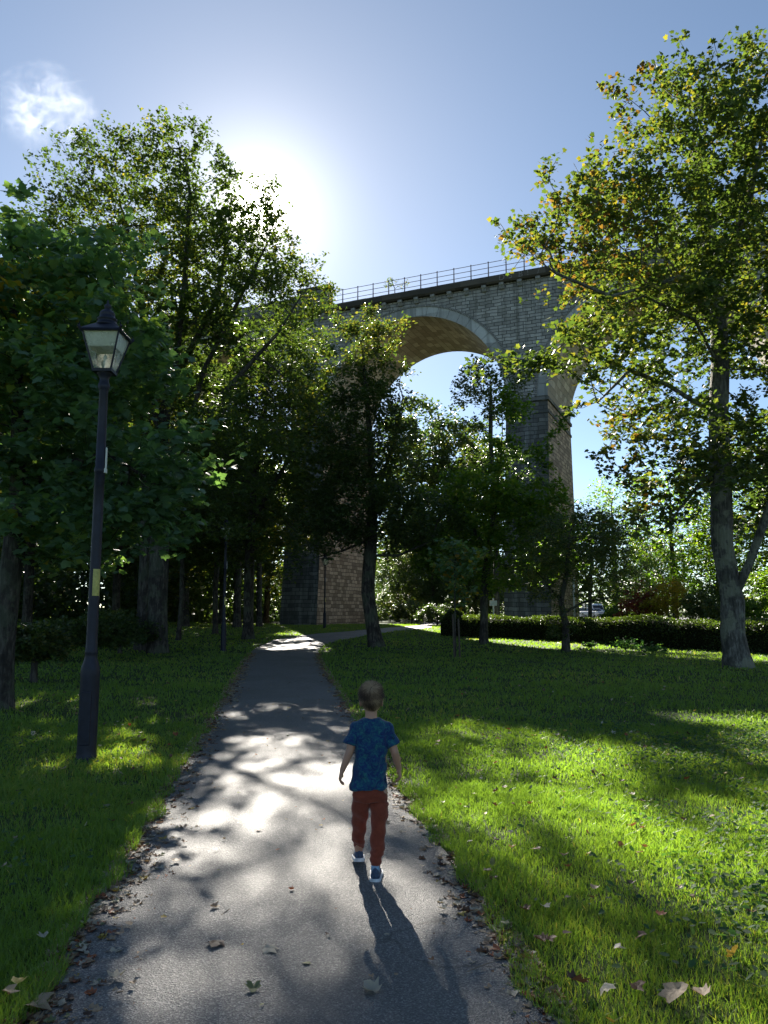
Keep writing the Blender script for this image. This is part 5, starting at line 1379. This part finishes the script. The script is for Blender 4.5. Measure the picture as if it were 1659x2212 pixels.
def car(px, Y, rz, c, label):
    p = at(px, 1330, Y); r_, b_ = vehicle("parked_car", label, "car", (p.x, p.y, gz(p.x, p.y) + .014), rz, carp, cw, 1.75, vpaint("car_paint", c), None)
    screen(b_, -1.03, 1.04, -.38, 1.42, 1.5, "windscreen"); screen(b_, 1.72, 1.07, .93, 1.44, 1.5, "rear_window"); addwheels(r_, 1.75, (-1.25, 1.3), .32)
    for s in (-1, 1):
        bm = bmesh.new(); add_box(bm, (s * .62, -2.03, .72), (.36, .06, .16)); bmobj("headlight", bm, M['head'], b_, bevel=.01)
        bm = bmesh.new(); add_box(bm, (s * .68, 2.03, .82), (.22, .05, .2)); bmobj("tail_light", bm, M['tail'], b_, bevel=.01)
    return r_
car(1252, 104, .25, (.55, .56, .58), "silver car parked nearest the right pier, seen over the hedge")
car(1268, 112, .2, (.70, .70, .70), "white car parked behind the silver car beyond the hedge")
car(1284, 119, .15, (.30, .32, .36), "grey car parked below the white van beyond the hedge")
vprof = [(-2.6, .35), (-2.65, .9), (-2.3, 1.15), (-1.75, 1.95), (-1.3, 2.15), (2.55, 2.2), (2.6, .35)]
p = at(1282, 1330, 124); r_, b_ = vehicle("parked_van", "white van parked farthest off behind the cars, seen over the hedge", "van", (p.x, p.y, gz(p.x, p.y) + .014), .1, vprof, [[(-1.9, 1.2), (-1.62, 1.85), (-.9, 1.9), (-.9, 1.2)]], 1.95, vpaint("van_paint", (.72, .72, .72)), None)
screen(b_, -2.26, 1.22, -1.8, 1.9, 1.7, "windscreen"); addwheels(r_, 1.95, (-1.7, 1.6), .35)
# posts
M['post'] = simple_mat("pale_post_paint", (.5, .5, .46), .6)
p = at(1241, 1330, 47); bm = bmesh.new(); add_lathe(bm, [(.06, -.1), (.06, 3.1), (.045, 3.12), (.045, 3.2)], 12); bmesh.ops.create_uvsphere(bm, u_segments=10, v_segments=6, radius=.055, matrix=Matrix.Translation((0, 0, 3.22)))
o = bmobj("post", bm, M['post'], None, True); o.location = (p.x, p.y, gz(p.x, p.y)); tag(o, "slim pale post behind the hedge left of the parked cars", "post")
p = at(1066, 1330, 46); bm = bmesh.new(); add_lathe(bm, [(.05, -.1), (.05, 1.9), (.035, 1.95)], 12); add_box(bm, (0, -.06, 1.65), (.42, .03, .3))
o = bmobj("signpost", bm, M['post'], None); o.location = (p.x, p.y, gz(p.x, p.y)); tag(o, "small blank pale sign on a post behind the hedge near the right pier", "sign")
# weed growing on the viaduct's coping
b = vp(5.7, .1, VH)
tree("buddleia", "small straggly bush growing on the viaduct's coping behind the railing", [(None, [b, b + Vector((0, 0, .5))])], .03, [((b.x, b.y, b.z + .9), (.9, .5, .6), 1)], nattr=90, nclump=30, csig=.15, nleaf=150, lsize=.14, kind='oval',
     mat=M['leaf_lime'], bark=M['bark_dark'], seed=8, step=.15, kill=.2, infl=2, tip=.008, cat="bush", lsig=.08)
# ------------------------------------------------------------------ the small cloud
t = NT("cloud_vapour"); p = t.obj()
f1 = t.noise(2.3, p, 10, .68, 1.3); ln_ = t.n("VectorMath", {0: p}, operation='LENGTH').outputs['Value']
fall = t.ramp(ln_, [(.45, (1, 1, 1)), (.98, (0, 0, 0))])
d = t.math('MULTIPLY', t.math('MULTIPLY', t.math('MAXIMUM', t.math('SUBTRACT', f1, .50), 0.0), fall), .032)
M['cloud'] = t.done(t.n("VolumePrincipled", {'Color': (1, 1, 1, 1), 'Density': d, 'Anisotropy': .55}).outputs[0], True)
c = at(98, 232, 900); mm = pxm(c)
bm = bmesh.new(); bmesh.ops.create_icosphere(bm, subdivisions=3, radius=1.0)
o = bmobj("cloud", bm, M['cloud'], None); o.location = c; o.scale = (125 * mm, 60 * mm, 110 * mm); o.rotation_euler = (0, rad(20), 0)
tag(o, "small ragged white cloud high in the sky at the upper left", "cloud")
